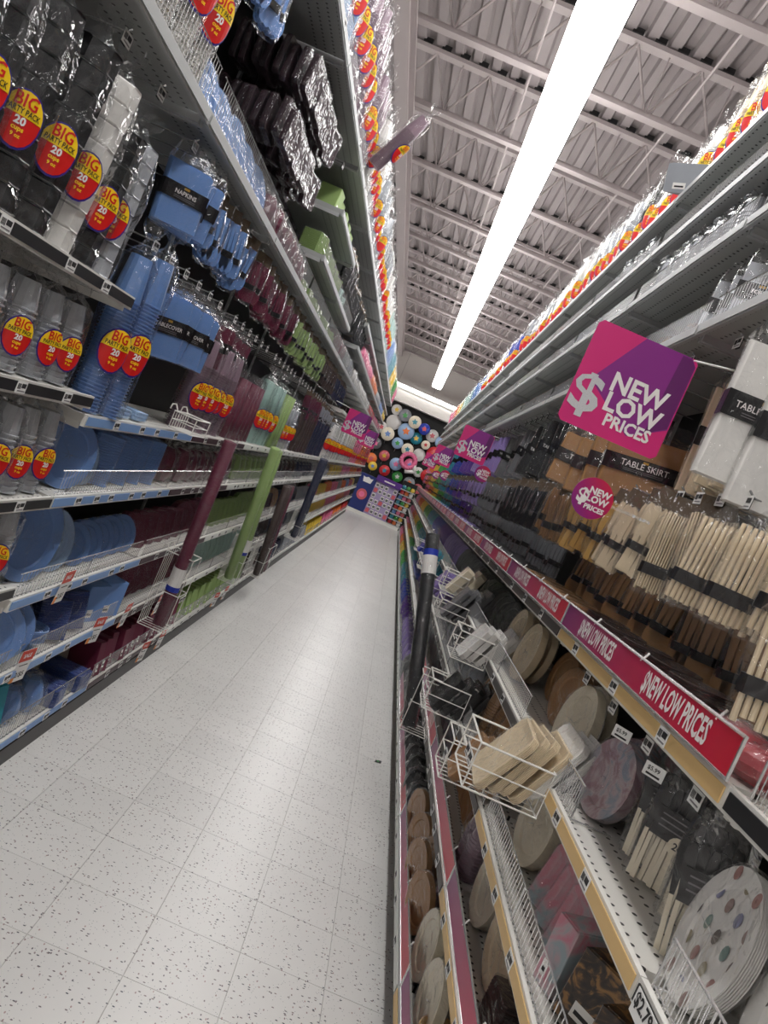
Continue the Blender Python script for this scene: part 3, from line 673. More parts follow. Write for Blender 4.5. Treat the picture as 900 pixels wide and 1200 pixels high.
put(plate_stack, ('pale blue', .12, 12, 1.0), 'plate_pack', 'plates', (-1.05, 2.82, .803), (R_(14), 0, rz(-1, 15)), 'frosted pale blue plate pack', zl('knee-high shelf'))
row(-1, plate_stack, (B, .088, 12, 1.0), 'plate_pack', 'plates', 'small sky blue plate pack', zl('knee-high shelf'), -1.05, 3.02, 3.56, 5, .803, t=10, lean=20)
row(-1, plate_stack, (B, .125, 16, 1.0), 'plate_pack', 'plates', 'round sky blue platter pack', zl('shin-high shelf'), -1.05, 2.52, 2.60, 2, .493, t=10, lean=10, jt=2)
row(-1, bowl_stack, (B, .07, 8, 0), 'bowl_pack', 'bowls', 'sky blue bowl pack', zl('shin-high shelf'), -1.05, 2.84, 2.84, 1, .493)
row(-1, napkin_pack, ('dark blue', .14, .14, .16, ''), 'napkin_pack', 'napkins', 'dark blue napkin pack', zl('shin-high shelf'), -1.06, 3.02, 3.20, 2, .493, t=25, lean=12)
row(-1, cross_box, (B, .15, .12, .17, ''), 'carton', 'box', 'sky blue boxed pack', zl('shin-high shelf'), -1.06, 3.40, 3.58, 2, .493, t=20)
row(-1, cross_box, ('teal', .05, .16, .2, ''), 'carton', 'box', 'slim teal boxed pack', zl('bottom shelf'), -1.06, 2.62, 2.80, 3, .143, t=15, lean=10)
row(-1, pouch, (B, .12, .12, .14), 'bagged_favours', 'bag', 'sky blue bagged pack', zl('bottom shelf'), -1.05, 2.94, 3.12, 2, .143)
row(-1, napkin_pack, ('dark blue', .14, .2, .08, ''), 'napkin_pack', 'napkins', 'flat dark blue pack', zl('bottom shelf'), -1.06, 3.28, 3.52, 2, .143)
# upper left, above the blue bay
row(-1, cup_sleeve, ('white', .5, .05, 1.5), CUP, 'cups', 'tall white cup sleeve', zplace(-1, 'clear cup', 'high fenced shelf'), -1.05, 1.85, 2.3, 4, 2.445, t=40, lean=-4)
row(-1, plate_stack, (B, .11, 12, 1.0), 'plate_pack', 'plates', 'sky blue plate pack', zl('high fenced shelf'), -1.06, 2.55, 3.45, 5, 2.445, t=7, lean=14)
row(-1, cutlery_pack, (B, 'spoon', 18, True, .2, False), 'cutlery_pack', 'cutlery', 'sky blue spoon pack', zl('highest hooks'), -1.05, 2.55, 2.78, 4, 3.15, t=40)
# --- hanging maroon plate packs
for hz, zz in (('upper', 3.0), ('lower', 2.76)):
    for hi, yy in enumerate((3.38, 3.62, 3.86, 4.10)):
        for q in range(8):
            xx = -1.33+q*.047
            put(square_stack, ('dark maroon', .165, 7, 0), 'plate_pack', 'plates', (xx, yy+rng.uniform(-.012, .012), zz+rng.uniform(-.02, .01)-.012*(q % 2)), (R_(rng.uniform(-4, 4)), R_(rng.uniform(-8, 8)), rz(-1, 6+rng.uniform(-5, 5))), 'hanging dark maroon square pack', 'H:%s hook %s, left high burgundy tier' % (('first', 'second', 'third', 'fourth')[hi], hz))
            PENDING[-1] = PENDING[-1][:3]+(-xx,)+PENDING[-1][4:]
row(-1, pouch, ('burgundy', .12, .1, .16), 'bagged_favours', 'bag', 'burgundy bagged pack', zplace(-1, 'burgundy', 'high fenced shelf'), -1.06, 3.66, 4.75, 8, 2.445)
row(-1, napkin_pack, ('lime green', .13, .13, .09, ''), 'napkin_pack', 'napkins', 'lime green napkin pack', zplace(-1, 'lime green', 'high fenced shelf'), -1.08, 4.95, 6.9, 10, 2.445, t=10)
row(-1, napkin_pack, ('lime green', .14, .14, .13, ''), 'napkin_pack', 'napkins', 'lime green napkin pack', zplace(-1, 'lime green', 'overhead shelf'), -1.08, 4.95, 6.0, 5, 2.714, t=20)
row(-1, napkin_pack, ('mint', .12, .12, .10, ''), 'napkin_pack', 'napkins', 'mint napkin pack', zplace(-1, 'lime green', 'overhead shelf'), -1.06, 6.2, 6.5, 2, 2.714, t=20)
row(-1, cross_box, ('lime green', .14, .14, .14, ''), 'carton', 'box', 'lime green boxed pack', zplace(-1, 'lime green', 'uppermost short shelf'), -1.12, 5.0, 5.9, 5, 3.014)

# --- generic colour zones beyond
ZL = [(3.66, 5.05, 'burgundy'), (5.15, 6.9, 'lime green'), (7.0, 8.05, 'brown'), (8.15, 9.5, 'navy'), (9.65, 12.0, 'silver'), (12.1, 14.4, 'yellow'), (14.6, 16.9, 'pink'), (17.1, 19.4, 'orange'), (19.6, 21.7, 'red')]
alt = {'burgundy': ('burgundy', 'mauve', 'burgundy'), 'lime green': ('lime green', 'mint', 'lime green'), 'brown': ('brown', 'burgundy', 'tan'), 'navy': ('navy', 'silver', 'navy'), 'silver': ('silver', 'white', 'pink'),
       'yellow': ('yellow', 'white', 'orange'), 'pink': ('pink', 'red', 'silver'), 'orange': ('orange', 'pink', 'sky blue'), 'red': ('red', 'pink', 'yellow')}
def nn(y0, y1, sp): return max(2, int((y1-y0)/sp)+1)
for (a, b, c) in ZL:
    A = alt[c]; pz = lambda l: zplace(-1, c, l); fa = 1 if a < 7 else 1.5 if a < 14 else 2.2; ex = lambda base: base*fa
    m = lambda sp: nn(a+.05, b-.05, sp*fa)
    # bottom to top
    row(-1, cross_box if c != 'brown' else napkin_pack, (A[0], .05, .16, .17, '') , 'carton' if c != 'brown' else 'napkin_pack', 'box' if c != 'brown' else 'napkins', A[0]+' slim upright pack', pz('bottom shelf'), -1.05, a+.06, b-.06, m(.10), .143, t=15, lean=8)
    row(-1, plate_stack, (A[1] if c in ('lime green',) else A[0], .12, 12, 1.0), 'plate_pack', 'plates', (A[1] if c in ('lime green',) else A[0])+' round plate pack', pz('shin-high shelf'), -1.06, a+.08, b-.08, m(.15), .493, t=12, lean=12)
    row(-1, square_stack, (A[0], .17, 12, 0), 'plate_pack' if a < 7 else 'napkin_slab', 'plates' if a < 7 else 'napkins', A[0]+(' square plate pack' if a < 7 else ' square napkin slab'), pz('knee-high shelf'), -1.06, a+.08, a+(b-a)*.5, nn(a, a+(b-a)*.5, .16*fa), .803, t=12, lean=10)
    row(-1, plate_stack, (A[2], .10, 12, 1.0), 'plate_pack', 'plates', A[2]+' plate pack', pz('knee-high shelf'), -1.06, a+(b-a)*.62, b-.08, nn(a, a+(b-a)*.4, .16*fa), .803, t=12, lean=10)
    row(-1, pouch, (A[0], .12, .11, .17), 'bagged_favours', 'bag', A[0]+' bagged pack', pz('waist-high shelf'), -1.06, a+.08, b-.08, m(.17), 1.163)
    row(-1, cutlery_pack, (A[0], 'spoon', 18, True, .2, True), 'cutlery_pack', 'cutlery', A[0]+' cutlery pack', pz('upper hooks') if a < 9.6 else pz('middle hooks'), -1.02, a+.04, b-.04, m(.105 if a < 5 else .12), 2.37 if a < 9.6 else 1.97, t=45, jt=9)
    if c == 'burgundy':
        row(-1, cup_sleeve, ('mauve', .44, .05, 1.4), CUP, 'cups', 'mauve ringed cup sleeve', pz('chest-high shelf'), -1.04, 3.56, 4.18, 5, 1.443, t=40, jt=20)
        row(-1, cover_pack, ('burgundy', .15, .2, .03, 'TABLECOVER'), 'tablecover_pack', 'tablecover', 'burgundy folded tablecover pack', pz('lower hooks'), -1.06, 3.62, 4.15, 4, 2.03, t=45, jt=4)
        row(-1, cover_roll, ('burgundy', .36, .032, ''), 'tablecover_roll', 'roll', 'short burgundy tablecover roll', pz('chest-high shelf'), -1.02, 4.42, 4.98, 6, 1.443, lod=0)
    elif c == 'lime green':
        row(-1, cup_sleeve, ('mint', .44, .05, 1.4), CUP, 'cups', 'pale mint cup sleeve', pz('chest-high shelf'), -1.04, 5.2, 5.62, 4, 1.443, t=40, jt=20)
        row(-1, cover_roll, ('lime green', .42, .03, ''), 'tablecover_roll', 'roll', 'short lime tablecover roll', pz('chest-high shelf'), -1.0, 5.78, 6.0, 3, 1.443, lod=0)
        row(-1, cup_sleeve, ('clear', .36, .047, 1.3), CUP, 'cups', 'clear cup sleeve', pz('chest-high shelf'), -1.04, 6.15, 6.85, 5, 1.443, t=40, jt=20)
    elif c in ('silver', 'yellow'):
        row(-1, cup_sleeve, ('white', .45, .05, 1.6), CUP, 'cups', 'white cup sleeve', pz('chest-high shelf'), -1.0, a+.06, b-.06, m(.13), 1.443, t=50, jt=20)
    else:
        row(-1, cover_roll if c in ('brown', 'navy') else cup_sleeve, (A[0], .38, .036, '') if c in ('brown', 'navy') else (A[0], .42, .05, 1.4), 'tablecover_roll' if c in ('brown', 'navy') else CUP, 'roll' if c in ('brown', 'navy') else 'cups', A[0]+(' short roll' if c in ('brown', 'navy') else ' cup sleeve'), pz('chest-high shelf'), -1.02, a+.06, b-.06, m(.13), 1.443)
    if a > 6.9:
        row(-1, pouch, (A[1], .13, .12, .18), 'bagged_favours', 'bag', A[1]+' bagged pack', pz('high fenced shelf'), -1.06, a+.08, b-.08, m(.2), 2.445)
        row(-1, cutlery_pack if a < 9 else pouch, ('black', 'knife', 18, True, .25, True) if a < 9 else (A[2], .14, .12, .17), 'cutlery_pack' if a < 9 else 'bagged_favours', 'cutlery' if a < 9 else 'bag', 'black hanging knife pack' if a < 9 else A[2]+' bagged pack', pz('highest hooks') if a < 9 else pz('overhead shelf'), -1.04, a+.08, b-.08, m(.14), 3.1 if a < 9 else 2.754, t=40)
row(-1, cutlery_pack, ('black', 'knife', 18, True, .25, True), 'cutlery_pack', 'cutlery', 'black hanging knife pack', zplace(-1, 'lime green', 'highest hooks'), -1.04, 6.2, 6.9, 6, 3.15, t=40)
row(-1, cutlery_pack, ('silver', 'fork', 18, True, .2, True), 'cutlery_pack', 'cutlery', 'silver fork pack', zplace(-1, 'navy', 'lower hooks'), -1.04, 8.2, 9.4, 7, 2.03, t=40)
row(-1, cutlery_pack, ('burgundy', 'fork', 18, True, .2, True), 'cutlery_pack', 'cutlery', 'burgundy fork pack', zplace(-1, 'brown', 'lower hooks'), -1.04, 7.05, 8.0, 6, 2.03, t=40)
# --- top shelf, left: leaning cup sleeves
def top_row(side, x, segs):
    for (a, b, c, n, h, lean, st) in segs:
        row(side, cup_sleeve, (c, h, .05, st), CUP, 'cups', c+' cup sleeve', '%s top shelf' % ('left' if side < 0 else 'right'), x, a, b, n, 3.305 if side < 0 else 3.335, t=62, lean=lean, jt=12, jx=.02)
top_row(-1, -1.03, [(2.95, 3.5, 'pale blue', 4, .42, -6, 1.5), (3.66, 4.95, 'mauve', 9, .44, -8, 1.5), (5.15, 5.8, 'white', 5, .42, -9, 1.5), (5.95, 7.0, 'clear', 7, .40, -9, 1.5), (7.15, 8.6, 'silver', 9, .4, -9, 1.4), (8.8, 10.8, 'white', 10, .4, -9, 1.4), (11, 12.6, 'mint', 7, .4, -9, 1.3), (12.8, 14.4, 'sky blue', 7, .4, -8, 0), (14.6, 16.4, 'teal', 7, .4, -8, 0), (16.6, 18.4, 'yellow', 7, .4, -8, 0), (18.6, 20.2, 'green', 6, .4, -8, 0), (20.4, 21.8, 'pink', 6, .4, -8, 0)])
put(cup_sleeve, ('mauve', .42, .05, 1.5), CUP, 'cups', (-.93, 4.98, 3.38), (R_(-30), 0, rz(-1, 20)), '', '', full='mauve cup sleeve tipping out from the left top shelf over the aisle')
top_row(1, .76, [(2.0, 2.9, 'white', 6, .42, -4, 1.5), (3.02, 3.5, 'cream', 4, .42, -6, 1.5), (3.62, 4.3, 'white', 5, .34, -6, 1.5), (4.42, 4.7, 'black', 2, .46, -6, 1.5), (4.85, 5.6, 'clear', 6, .44, -6, 1.4), (5.75, 7.2, 'white', 10, .42, -8, 1.5), (7.35, 9.0, 'silver', 10, .42, -8, 1.5), (9.15, 10.4, 'royal blue', 7, .42, -8, 1.4), (10.6, 12.8, 'white', 10, .42, -8, 1.4), (13.0, 15.0, 'sky blue', 9, .42, -8, 0), (15.2, 17.0, 'mint', 7, .42, -8, 0), (17.2, 18.6, 'yellow', 6, .42, -8, 0), (18.8, 19.8, 'orange', 4, .42, -8, 0), (20.0, 21.7, 'pink', 7, .42, -8, 0)])

# ------------------------------------------------------------------ right side, near bays
C = 'cream'; zr = lambda l, z=C: zplace(1, z, l)
for i, (x, y, z, t, w, h) in enumerate(((.70, 1.78, 2.33, 84, .17, .33), (.78, 1.72, 2.31, 80, .19, .35), (.90, 1.70, 2.28, 78, .20, .36), (.80, 1.86, 2.33, 82, .19, .33), (.93, 1.88, 2.33, 82, .19, .33))):
    put(cover_pack, (('white', 'white', 'cream', 'cream', 'cream')[i], w, h, .04, 'TABLECOVER' if i in (0, 3) else 'TABLE SKIRT'), 'tablecover_pack', 'tablecover', (x, y, z), (0, 0, rz(1, t)), ('white', 'white', 'cream', 'cream', 'cream')[i]+' hanging folded tablecover pack', zr('upper hooks'))
row(1, cover_pack, ('cream', .18, .34, .03, 'TABLECOVER'), 'tablecover_pack', 'tablecover', 'cream folded tablecover pack', zr('upper hooks'), .86, 2.0, 2.35, 6, 2.36, t=72, jt=3)
row(1, cover_pack, ('tan', .27, .22, .05, 'TABLE SKIRT'), 'tablecover_pack', 'tablecover', 'tan pleated table skirt pack', zr('upper hooks', 'tan'), .74, 2.62, 3.3, 4, 2.17, t=78, jt=4)
row(1, cover_pack, ('black', .2, .34, .03, 'TABLECOVER'), 'tablecover_pack', 'tablecover', 'black folded tablecover pack', zr('upper hooks', 'black'), .80, 3.65, 4.9, 10, 2.36, t=58, jt=6)
row(1, cover_pack, ('grey', .18, .34, .03, 'TABLECOVER'), 'tablecover_pack', 'tablecover', 'grey folded tablecover pack', zr('upper hooks', 'silver'), .80, 5.05, 6.3, 8, 2.36, t=50, jt=8)
# cream cutlery on the eye-level hooks
row(1, bundle_pack, (C, .19, .20, False), 'cutlery_pack', 'cutlery', 'wide cream fork bundle', zr('eye-level hooks'), .76, 1.34, 1.70, 3, 1.90, t=66, jt=3)
row(1, bundle_pack, (C, .11, .22, True), 'cutlery_pack', 'cutlery', 'cream cutlery bundle', zr('eye-level hooks'), .74, 1.86, 2.06, 2, 1.92, t=62, jt=4)
put(bundle_pack, (C, .20, .21, False), 'cutlery_pack', 'cutlery', (.70, 1.16, 1.79), (0, R_(4), rz(1, 62)), 'nearest and lowest cream cutlery bundle', zr('eye-level hooks'))
row(1, cutlery_pack, (C, 'knife', 21, False, .21, True), 'cutlery_pack', 'cutlery', 'cream knife pack', zr('eye-level hooks'), .73, 2.17, 2.48, 4, 1.93, t=60, jt=5)
row(1, cutlery_pack, ('gold', 'knife', 21, False, .21, True), 'cutlery_pack', 'cutlery', 'gold brown cutlery pack', zr('eye-level hooks', 'tan'), .72, 2.58, 3.05, 5, 1.93, t=60, jt=6)
row(1, bundle_pack, ('tan', .12, .20, True), 'cutlery_pack', 'cutlery', 'tan cutlery bundle', zr('eye-level hooks', 'tan'), .74, 3.16, 3.52, 4, 1.93, t=58, jt=6)
row(1, cutlery_pack, ('tan', 'spoon', 18, True, .19, False), 'cutlery_pack', 'cutlery', 'tan spoon pack', zr('eye-level back hooks', 'tan'), .93, 1.4, 3.4, 14, 1.72, t=50, jt=8)
row(1, pouch, ('rose', .13, .15, .06), 'bagged_favours', 'bag', 'rose red wrapped pack', zr('chest-high shelf'), .76, 1.27, 1.42, 2, 1.433)
row(1, bowl_stack, ('brown', .07, 6, 0), 'bowl_pack', 'bowls', 'dark brown bowl pack', zr('chest-high shelf'), .78, 1.62, 2.4, 5, 1.433)
row(1, napkin_pack, ('tan', .13, .13, .07, ''), 'napkin_pack', 'napkins', 'tan napkin pack', zr('chest-high shelf', 'tan'), .78, 2.6, 3.5, 6, 1.433)
row(1, napkin_pack, ('ivory', .13, .13, .07, ''), 'napkin_pack', 'napkins', 'ivory napkin pack', zr('chest-high shelf', 'polka dot'), .80, .72, 1.05, 3, 1.433)
# under the chest-high shelf
row(1, wood_cutlery, ('ivory', 0, 0, 0), 'wooden_cutlery_pack', 'cutlery', 'pale handled cutlery pack', zr('low hooks'), .80, 1.36, 1.62, 3, 1.365, t=50, jt=4)
put(wood_cutlery, ('ivory', 0, 0, 0), 'wooden_cutlery_pack', 'cutlery', (.75, 1.28, 1.35), (0, R_(6), rz(1, 60)), 'pale handled cutlery pack', zr('low hooks'))
faced(1, ('marble grey', .10, 8, 1.0), 'marbled grey pink plate pack', zr('thigh-high shelf'), 1.103, [(.735, 1.80), (.80, 1.87)], 12)
faced(1, ('marble pink', .105, 8, 1.0), 'marbled pink plate pack', zr('thigh-high shelf'), 1.103, [(.865, 1.92)], 12)
faced(1, ('ivory', .115, 8, 1.0), 'ivory rimmed plate pack', zr('thigh-high shelf'), 1.103, [(.725, 2.16), (.79, 2.22)], 6)
faced(1, ('tan', .105, 8, 1.0), 'tan oval plate pack', zr('thigh-high shelf', 'tan'), 1.103, [(.80, 2.52), (.86, 2.60), (.86, 2.88)], 10)
faced(1, ('cream', .12, 8, 1.0), 'cream oval plate pack', zr('thigh-high shelf', 'tan'), 1.103, [(.73, 3.02), (.78, 3.06), (.73, 3.34), (.78, 3.42)], 6)
for i, (x, y, t) in enumerate(((.70, 1.15, -9), (.765, 1.12, -8), (.72, .93, -2), (.86, 1.0, -4))):
    put(plate_stack, ('white', .1155, 7, 1.0), 'plate_pack', 'plates', (x, y, 1.103), (R_(10), 0, rz(1, t)), 'polka dot plate pack', zr('thigh-high shelf', 'polka dot'))
# knee-high shelf .80
faced(1, ('gold', .085, 7, 1.0), 'gold oval plate pack', zr('knee-high shelf'), .803, [(.80, 2.30), (.86, 2.36)], 10, 0)
faced(1, ('ivory', .10, 9, 1.2), 'ivory oval plate pack', zr('knee-high shelf'), .803, [(.735, 2.10), (.80, 2.12)], 10)
row(1, square_stack, ('marble pink', .17, 12, 0), 'plate_pack', 'plates', 'marbled pink napkin slab', zr('knee-high shelf'), .78, 1.66, 1.86, 3, .803, t=18, lean=14, jt=6)
put(cross_box, ('marble pink', .07, .1, .15, ''), 'carton', 'box', (.75, 1.58, .803), (0, 0, rz(1, 20)), 'small marbled box with white label', zr('knee-high shelf'))
row(1, cross_box, ('chocolate print', .17, .10, .14, ''), 'carton', 'box', 'dark patterned gift box', zr('knee-high shelf'), .80, 1.27, 1.46, 2, .803, t=35, lean=10)
row(1, cup_sleeve, ('tan', .2, .04, 0), CUP, 'cups', 'tan cup sleeve', zr('knee-high shelf', 'tan'), .78, 2.6, 3.5, 7, .803)
# .52 shelf
faced(1, ('cream', .115, 10, 1.0), 'cream oval plate pack', zr('shin-high shelf'), .523, [(.745, 1.94), (.82, 1.98)], 8, 0)
faced(1, ('ivory', .104, 10, 1.15), 'ivory oval plate pack', zr('shin-high shelf'), .523, [(.735, 2.24), (.80, 2.28)], 8, 2)
row(1, cup_sleeve, ('mauve', .2, .04, 0), CUP, 'cups', 'grey ringed cup sleeve', zr('shin-high shelf'), .74, 2.50, 2.58, 2, .523)
row(1, plate_stack, ('tan', .115, 12, 1.0), 'plate_pack', 'plates', 'tan plate pack', zr('shin-high shelf', 'tan'), .78, 2.72, 3.5, 6, .523, t=16, lean=6)
row(1, napkin_pack, ('brown', .12, .12, .10, ''), 'napkin_pack', 'napkins', 'brown napkin pack', zr('shin-high shelf'), .78, 1.3, 1.8, 4, .523)
# bottom
faced(1, ('ivory', .105, 9, 1.1), 'yellowed ivory plate pack', zr('bottom shelf'), .163, [(.70, 2.20), (.76, 2.32), (.70, 2.46)], 4, 0)
faced(1, ('tan', .10, 6, 1.1), 'brown plastic plate pack', zr('bottom shelf'), .163, [(.695, 2.70), (.695, 2.95), (.75, 3.02), (.70, 3.2), (.70, 3.45)], 18, -4)
row(1, cup_sleeve, ('mauve', .2, .04, 0), CUP, 'cups', 'grey ringed cup sleeve', zr('bottom shelf'), .80, 2.55, 2.8, 3, .163, lean=0)
row(1, bowl_stack, ('gold', .08, 8, 0), 'bowl_pack', 'bowls', 'gold bowl pack', zr('bottom shelf'), .76, 1.4, 2.1, 4, .163)
# above: shelves 2.45, 2.80, 3.06
put(plate_stack, ('cream', .145, 20, 1.1), 'plate_pack', 'plates', (.78, 2.03, 2.455), (R_(4), 0, rz(1, 30)), 'large cream platter pack', zr('lowest high shelf'))
row(1, cover_pack, ('clear', .13, .2, .04, 'FORKS'), 'cutlery_pack', 'cutlery', 'clear plastic pack with black label', zr('lowest high shelf'), .76, 2.26, 2.5, 3, 2.72, t=62, jt=4)
row(1, pouch, ('tan', .12, .1, .15), 'bagged_favours', 'bag', 'tan bagged pack', zr('lowest high shelf', 'tan'), .8, 2.9, 3.5, 3, 2.455)
row(1, cup_sleeve, ('clear', .16, .045, 0), CUP, 'cups', 'short clear cup sleeve', zr('middle high shelf'), .74, 2.62, 3.35, 8, 2.805, lean=-5)
row(1, cup_sleeve, ('clear', .16, .045, 0), CUP, 'cups', 'short clear cup sleeve', zr('upper high shelf', 'black'), .74, 3.9, 4.3, 3, 3.065, lean=-5)
put(cross_box, ('silver', .22, .16, .12, ''), 'carton', 'box', (.72, 3.62, 3.37), (R_(-24), 0, rz(1, 50)), '', '', full='grey glossy box sticking out over the right top shelf edge')
ZR = [(3.65, 4.95, 'black', 'black'), (5.05, 6.3, 'silver', 'grey'), (6.45, 7.95, 'lavender', 'lavender'), (8.1, 9.4, 'purple', 'purple'), (9.55, 10.9, 'royal blue', 'royal blue'), (11.1, 12.9, 'teal', 'teal'), (13.1, 14.9, 'green', 'green'), (15.1, 16.9, 'yellow', 'yellow'), (17.1, 18.9, 'orange', 'orange'), (19.1, 21.6, 'pink', 'pink')]
for (a, b, zn, c) in ZR:
    pz = lambda l: zplace(1, zn, l); fa = 1 if a < 6.4 else 1.4 if a < 13 else 2; m = lambda sp: nn(a, b, sp*fa); alt2 = {'black': 'silver', 'grey': 'silver', 'lavender': 'silver'}.get(c, c)
    row(1, cutlery_pack, (c, 'spoon', 18, True, .2, True), 'cutlery_pack', 'cutlery', c+' cutlery pack', pz('eye-level hooks'), .73, a, b, m(.105), 1.93, t=52, jt=8)
    row(1, cutlery_pack, (alt2, 'knife', 18, False, .16, False), 'cutlery_pack', 'cutlery', alt2+' small cutlery pack', pz('eye-level back hooks'), .86, a+.05, b, m(.16), 1.72, t=50)
    if a > 6.4: row(1, cover_pack, (c, .16, .32, .035, 'TABLECOVER'), 'tablecover_pack', 'tablecover', c+' tablecover pack', pz('upper hooks'), .76, a, b, m(.16), 2.36, t=55, jt=8)
    row(1, napkin_pack, (c, .13, .13, .07, ''), 'napkin_pack', 'napkins', c+' napkin pack', pz('chest-high shelf'), .78, a+.03, b, m(.2), 1.433)
    row(1, plate_stack, (c, .11, 10, 1.0), 'plate_pack', 'plates', c+' plate pack', pz('thigh-high shelf'), .76, a+.03, b, m(.15), 1.103, t=19, lean=6)
    row(1, pouch, (alt2, .12, .12, .17), 'bagged_favours', 'bag', alt2+' bagged pack', pz('knee-high shelf'), .76, a+.03, b, m(.17), .803)
    row(1, plate_stack if a < 9 else bowl_stack, (alt2, .11, 10, 1.0) if a < 9 else (alt2, .08, 8, 0), 'plate_pack' if a < 9 else 'bowl_pack', 'plates' if a < 9 else 'bowls', alt2+(' plate pack' if a < 9 else ' bowl pack'), pz('shin-high shelf'), .76, a+.03, b, m(.16), .523, t=18, lean=6)
    row(1, pouch, (c, .11, .11, .16), 'bagged_favours', 'bag', c+' bagged pack', pz('bottom shelf'), .72, a+.03, b, m(.17), .163)
    row(1, plate_stack, (alt2, .10, 10, 1.0), 'plate_pack', 'plates', alt2+' plate pack', pz('lowest high shelf'), .78, a+.1, b-.1, max(2, m(.38)), 2.455, t=19, lean=8)
    row(1, pouch, ('clear' if a < 9 else c, .1, .1, .13), 'bagged_favours', 'bag', ('clear' if a < 9 else c)+' bagged pack', pz('middle high shelf'), .76, a+.1, b-.1, max(2, m(.34)), 2.805)

# ------------------------------------------------------------------ rolls, baskets
def roll_at(col, bot, top, r, lab, label):
    a = Vector(bot); b = Vector(top); d = b-a; q = Vector((0, 0, 1)).rotation_difference(d)
    parts = get_proto(cover_roll, (col, round(d.length, 2), r, lab), 0)
    o = link('tablecover_roll', None, None, bot, q.to_euler())
    for n, me, lb, subs in parts:
        p = link(n, me, o)
        if lb: p['label'] = lb
    tagit(o, label, 'roll', 'long tablecover rolls'); return o
roll_at('burgundy', (-.86, 4.08, .40), (-.86, 3.96, 1.46), .034, 'low', 'long burgundy tablecover roll in a white wire basket')
roll_at('lime green', (-.88, 5.86, .40), (-.88, 5.52, 1.47), .036, '', 'nearer of the two long lime green tablecover rolls')
roll_at('lime green', (-.87, 6.10, .38), (-.88, 5.66, 1.45), .036, 'low', 'farther of the two long lime green tablecover rolls')
roll_at('brown', (-.84, 7.10, .26), (-.88, 6.95, 1.14), .034, '', 'nearest long dark brown roll in basket')
roll_at('brown', (-.84, 7.24, .26), (-.88, 7.08, 1.14), .034, '', 'middle long dark brown roll in basket')
roll_at('burgundy', (-.84, 7.38, .26), (-.88, 7.24, 1.14), .034, '', 'farthest burgundy brown roll in basket')
roll_at('navy', (-.86, 9.2, .45), (-.86, 8.85, 1.45), .036, '', 'nearer long navy roll on the left')
roll_at('navy', (-.86, 9.45, .45), (-.86, 9.1, 1.45), .036, '', 'farther long navy roll on the left')
roll_at('black', (.56, 3.80, .52), (.305, 4.15, 1.43), .037, 'high', 'long black tablecover roll leaning out from the right shelves')
def basket(side, x, y, z, w, d, h, label, tags=1, t=0, tilt=0):   # front to the aisle
    m = MB(); r = .0024; H = h
    for zz, rr in ((H, r*1.3), (.0, r*1.1), (H*.5, r*.9)):
        m.tube([(-w/2, 0, zz), (w/2, 0, zz), (w/2, d, zz), (-w/2, d, zz), (-w/2, 0, zz)], rr, WWIRE, 5)
    n = max(3, int(w/.035))
    for i in range(n+1): xx = -w/2+w*i/n; m.tube([(xx, 0, H), (xx, 0, 0), (xx, d, 0)] + ([(xx, d, H*.55)] if i in (0, n) else []), r*.7, WWIRE, 4)
    for sx in (-w/2, w/2): m.tube([(sx, d, 0), (sx, d, H)], r, WWIRE, 4)
    hk = MB()
    for sx in (-w*.35, w*.35): hk.tube([(sx, 0, H), (sx, -.015, H+.025), (sx, -.03, H+.02), (sx, -.032, H)], .003, WWIRE, 5)
    o = link('wire_basket', None, None, (x, y, z), (R_(tilt), 0, rz(side, t))); link('cage', m.mesh('cage'), o); link('hook', hk.mesh('hook'), o)
    for i in range(tags): link('price_tag', TAG, o, (-w/2+.03+i*.06, d+.003, H*.4))
    tagit(o, label, 'basket'); return o
basket(-1, -.955, 4.10, .38, .16, .15, .42, 'tall white wire basket around the burgundy roll', 2)
basket(-1, -.955, 6.0, .36, .30, .14, .36, 'tall white wire basket around the lime green rolls', 1)
basket(-1, -.955, 7.25, .24, .42, .15, .30, 'tall white wire basket around the brown rolls', 1)
basket(-1, -.955, 9.3, .42, .42, .15, .34, 'tall white wire basket around the navy rolls', 1)
basket(-1, -.955, 3.30, 1.46, .22, .10, .07, 'small wire basket on the chest-high shelf beside blue tablecovers', 0)
bs = [('cream', .655, 1.98, 1.02, .22, .20, .12, 'white wire basket full of cream napkin packs', 7, 'cream'),
      ('tan', .655, 2.50, .83, .18, .15, .13, 'white wire basket holding brown napkin packs', 4, 'tan'),
      ('white', .655, 3.28, 1.05, .20, .15, .12, 'white wire basket crammed with off-white wrapped napkins', 5, 'cream'),
      ('black', .655, 3.30, .80, .20, .17, .13, 'white wire basket holding black napkins', 4, 'black'),
      ('black', .655, 3.86, .50, .16, .14, .30, 'tall white wire basket at the foot of the black roll', 0, 'black'),
      ('grey', .655, 4.30, 1.03, .24, .16, .10, 'white wire basket holding grey packs upright', 6, 'silver'),
      ('lavender', .655, 5.6, .95, .24, .16, .12, 'white wire basket with lavender packs', 4, 'lavender'),
      ('ivory', .655, 4.75, 1.12, .22, .14, .12, 'white wire basket holding one ivory box', 2, 'silver'),
      ('teal', .655, 7.0, .95, .26, .16, .12, 'white wire basket with teal packs', 4, 'teal'),
      ('royal blue', .655, 8.6, .95, .26, .16, .12, 'white wire basket with royal blue packs', 4, 'blue')]
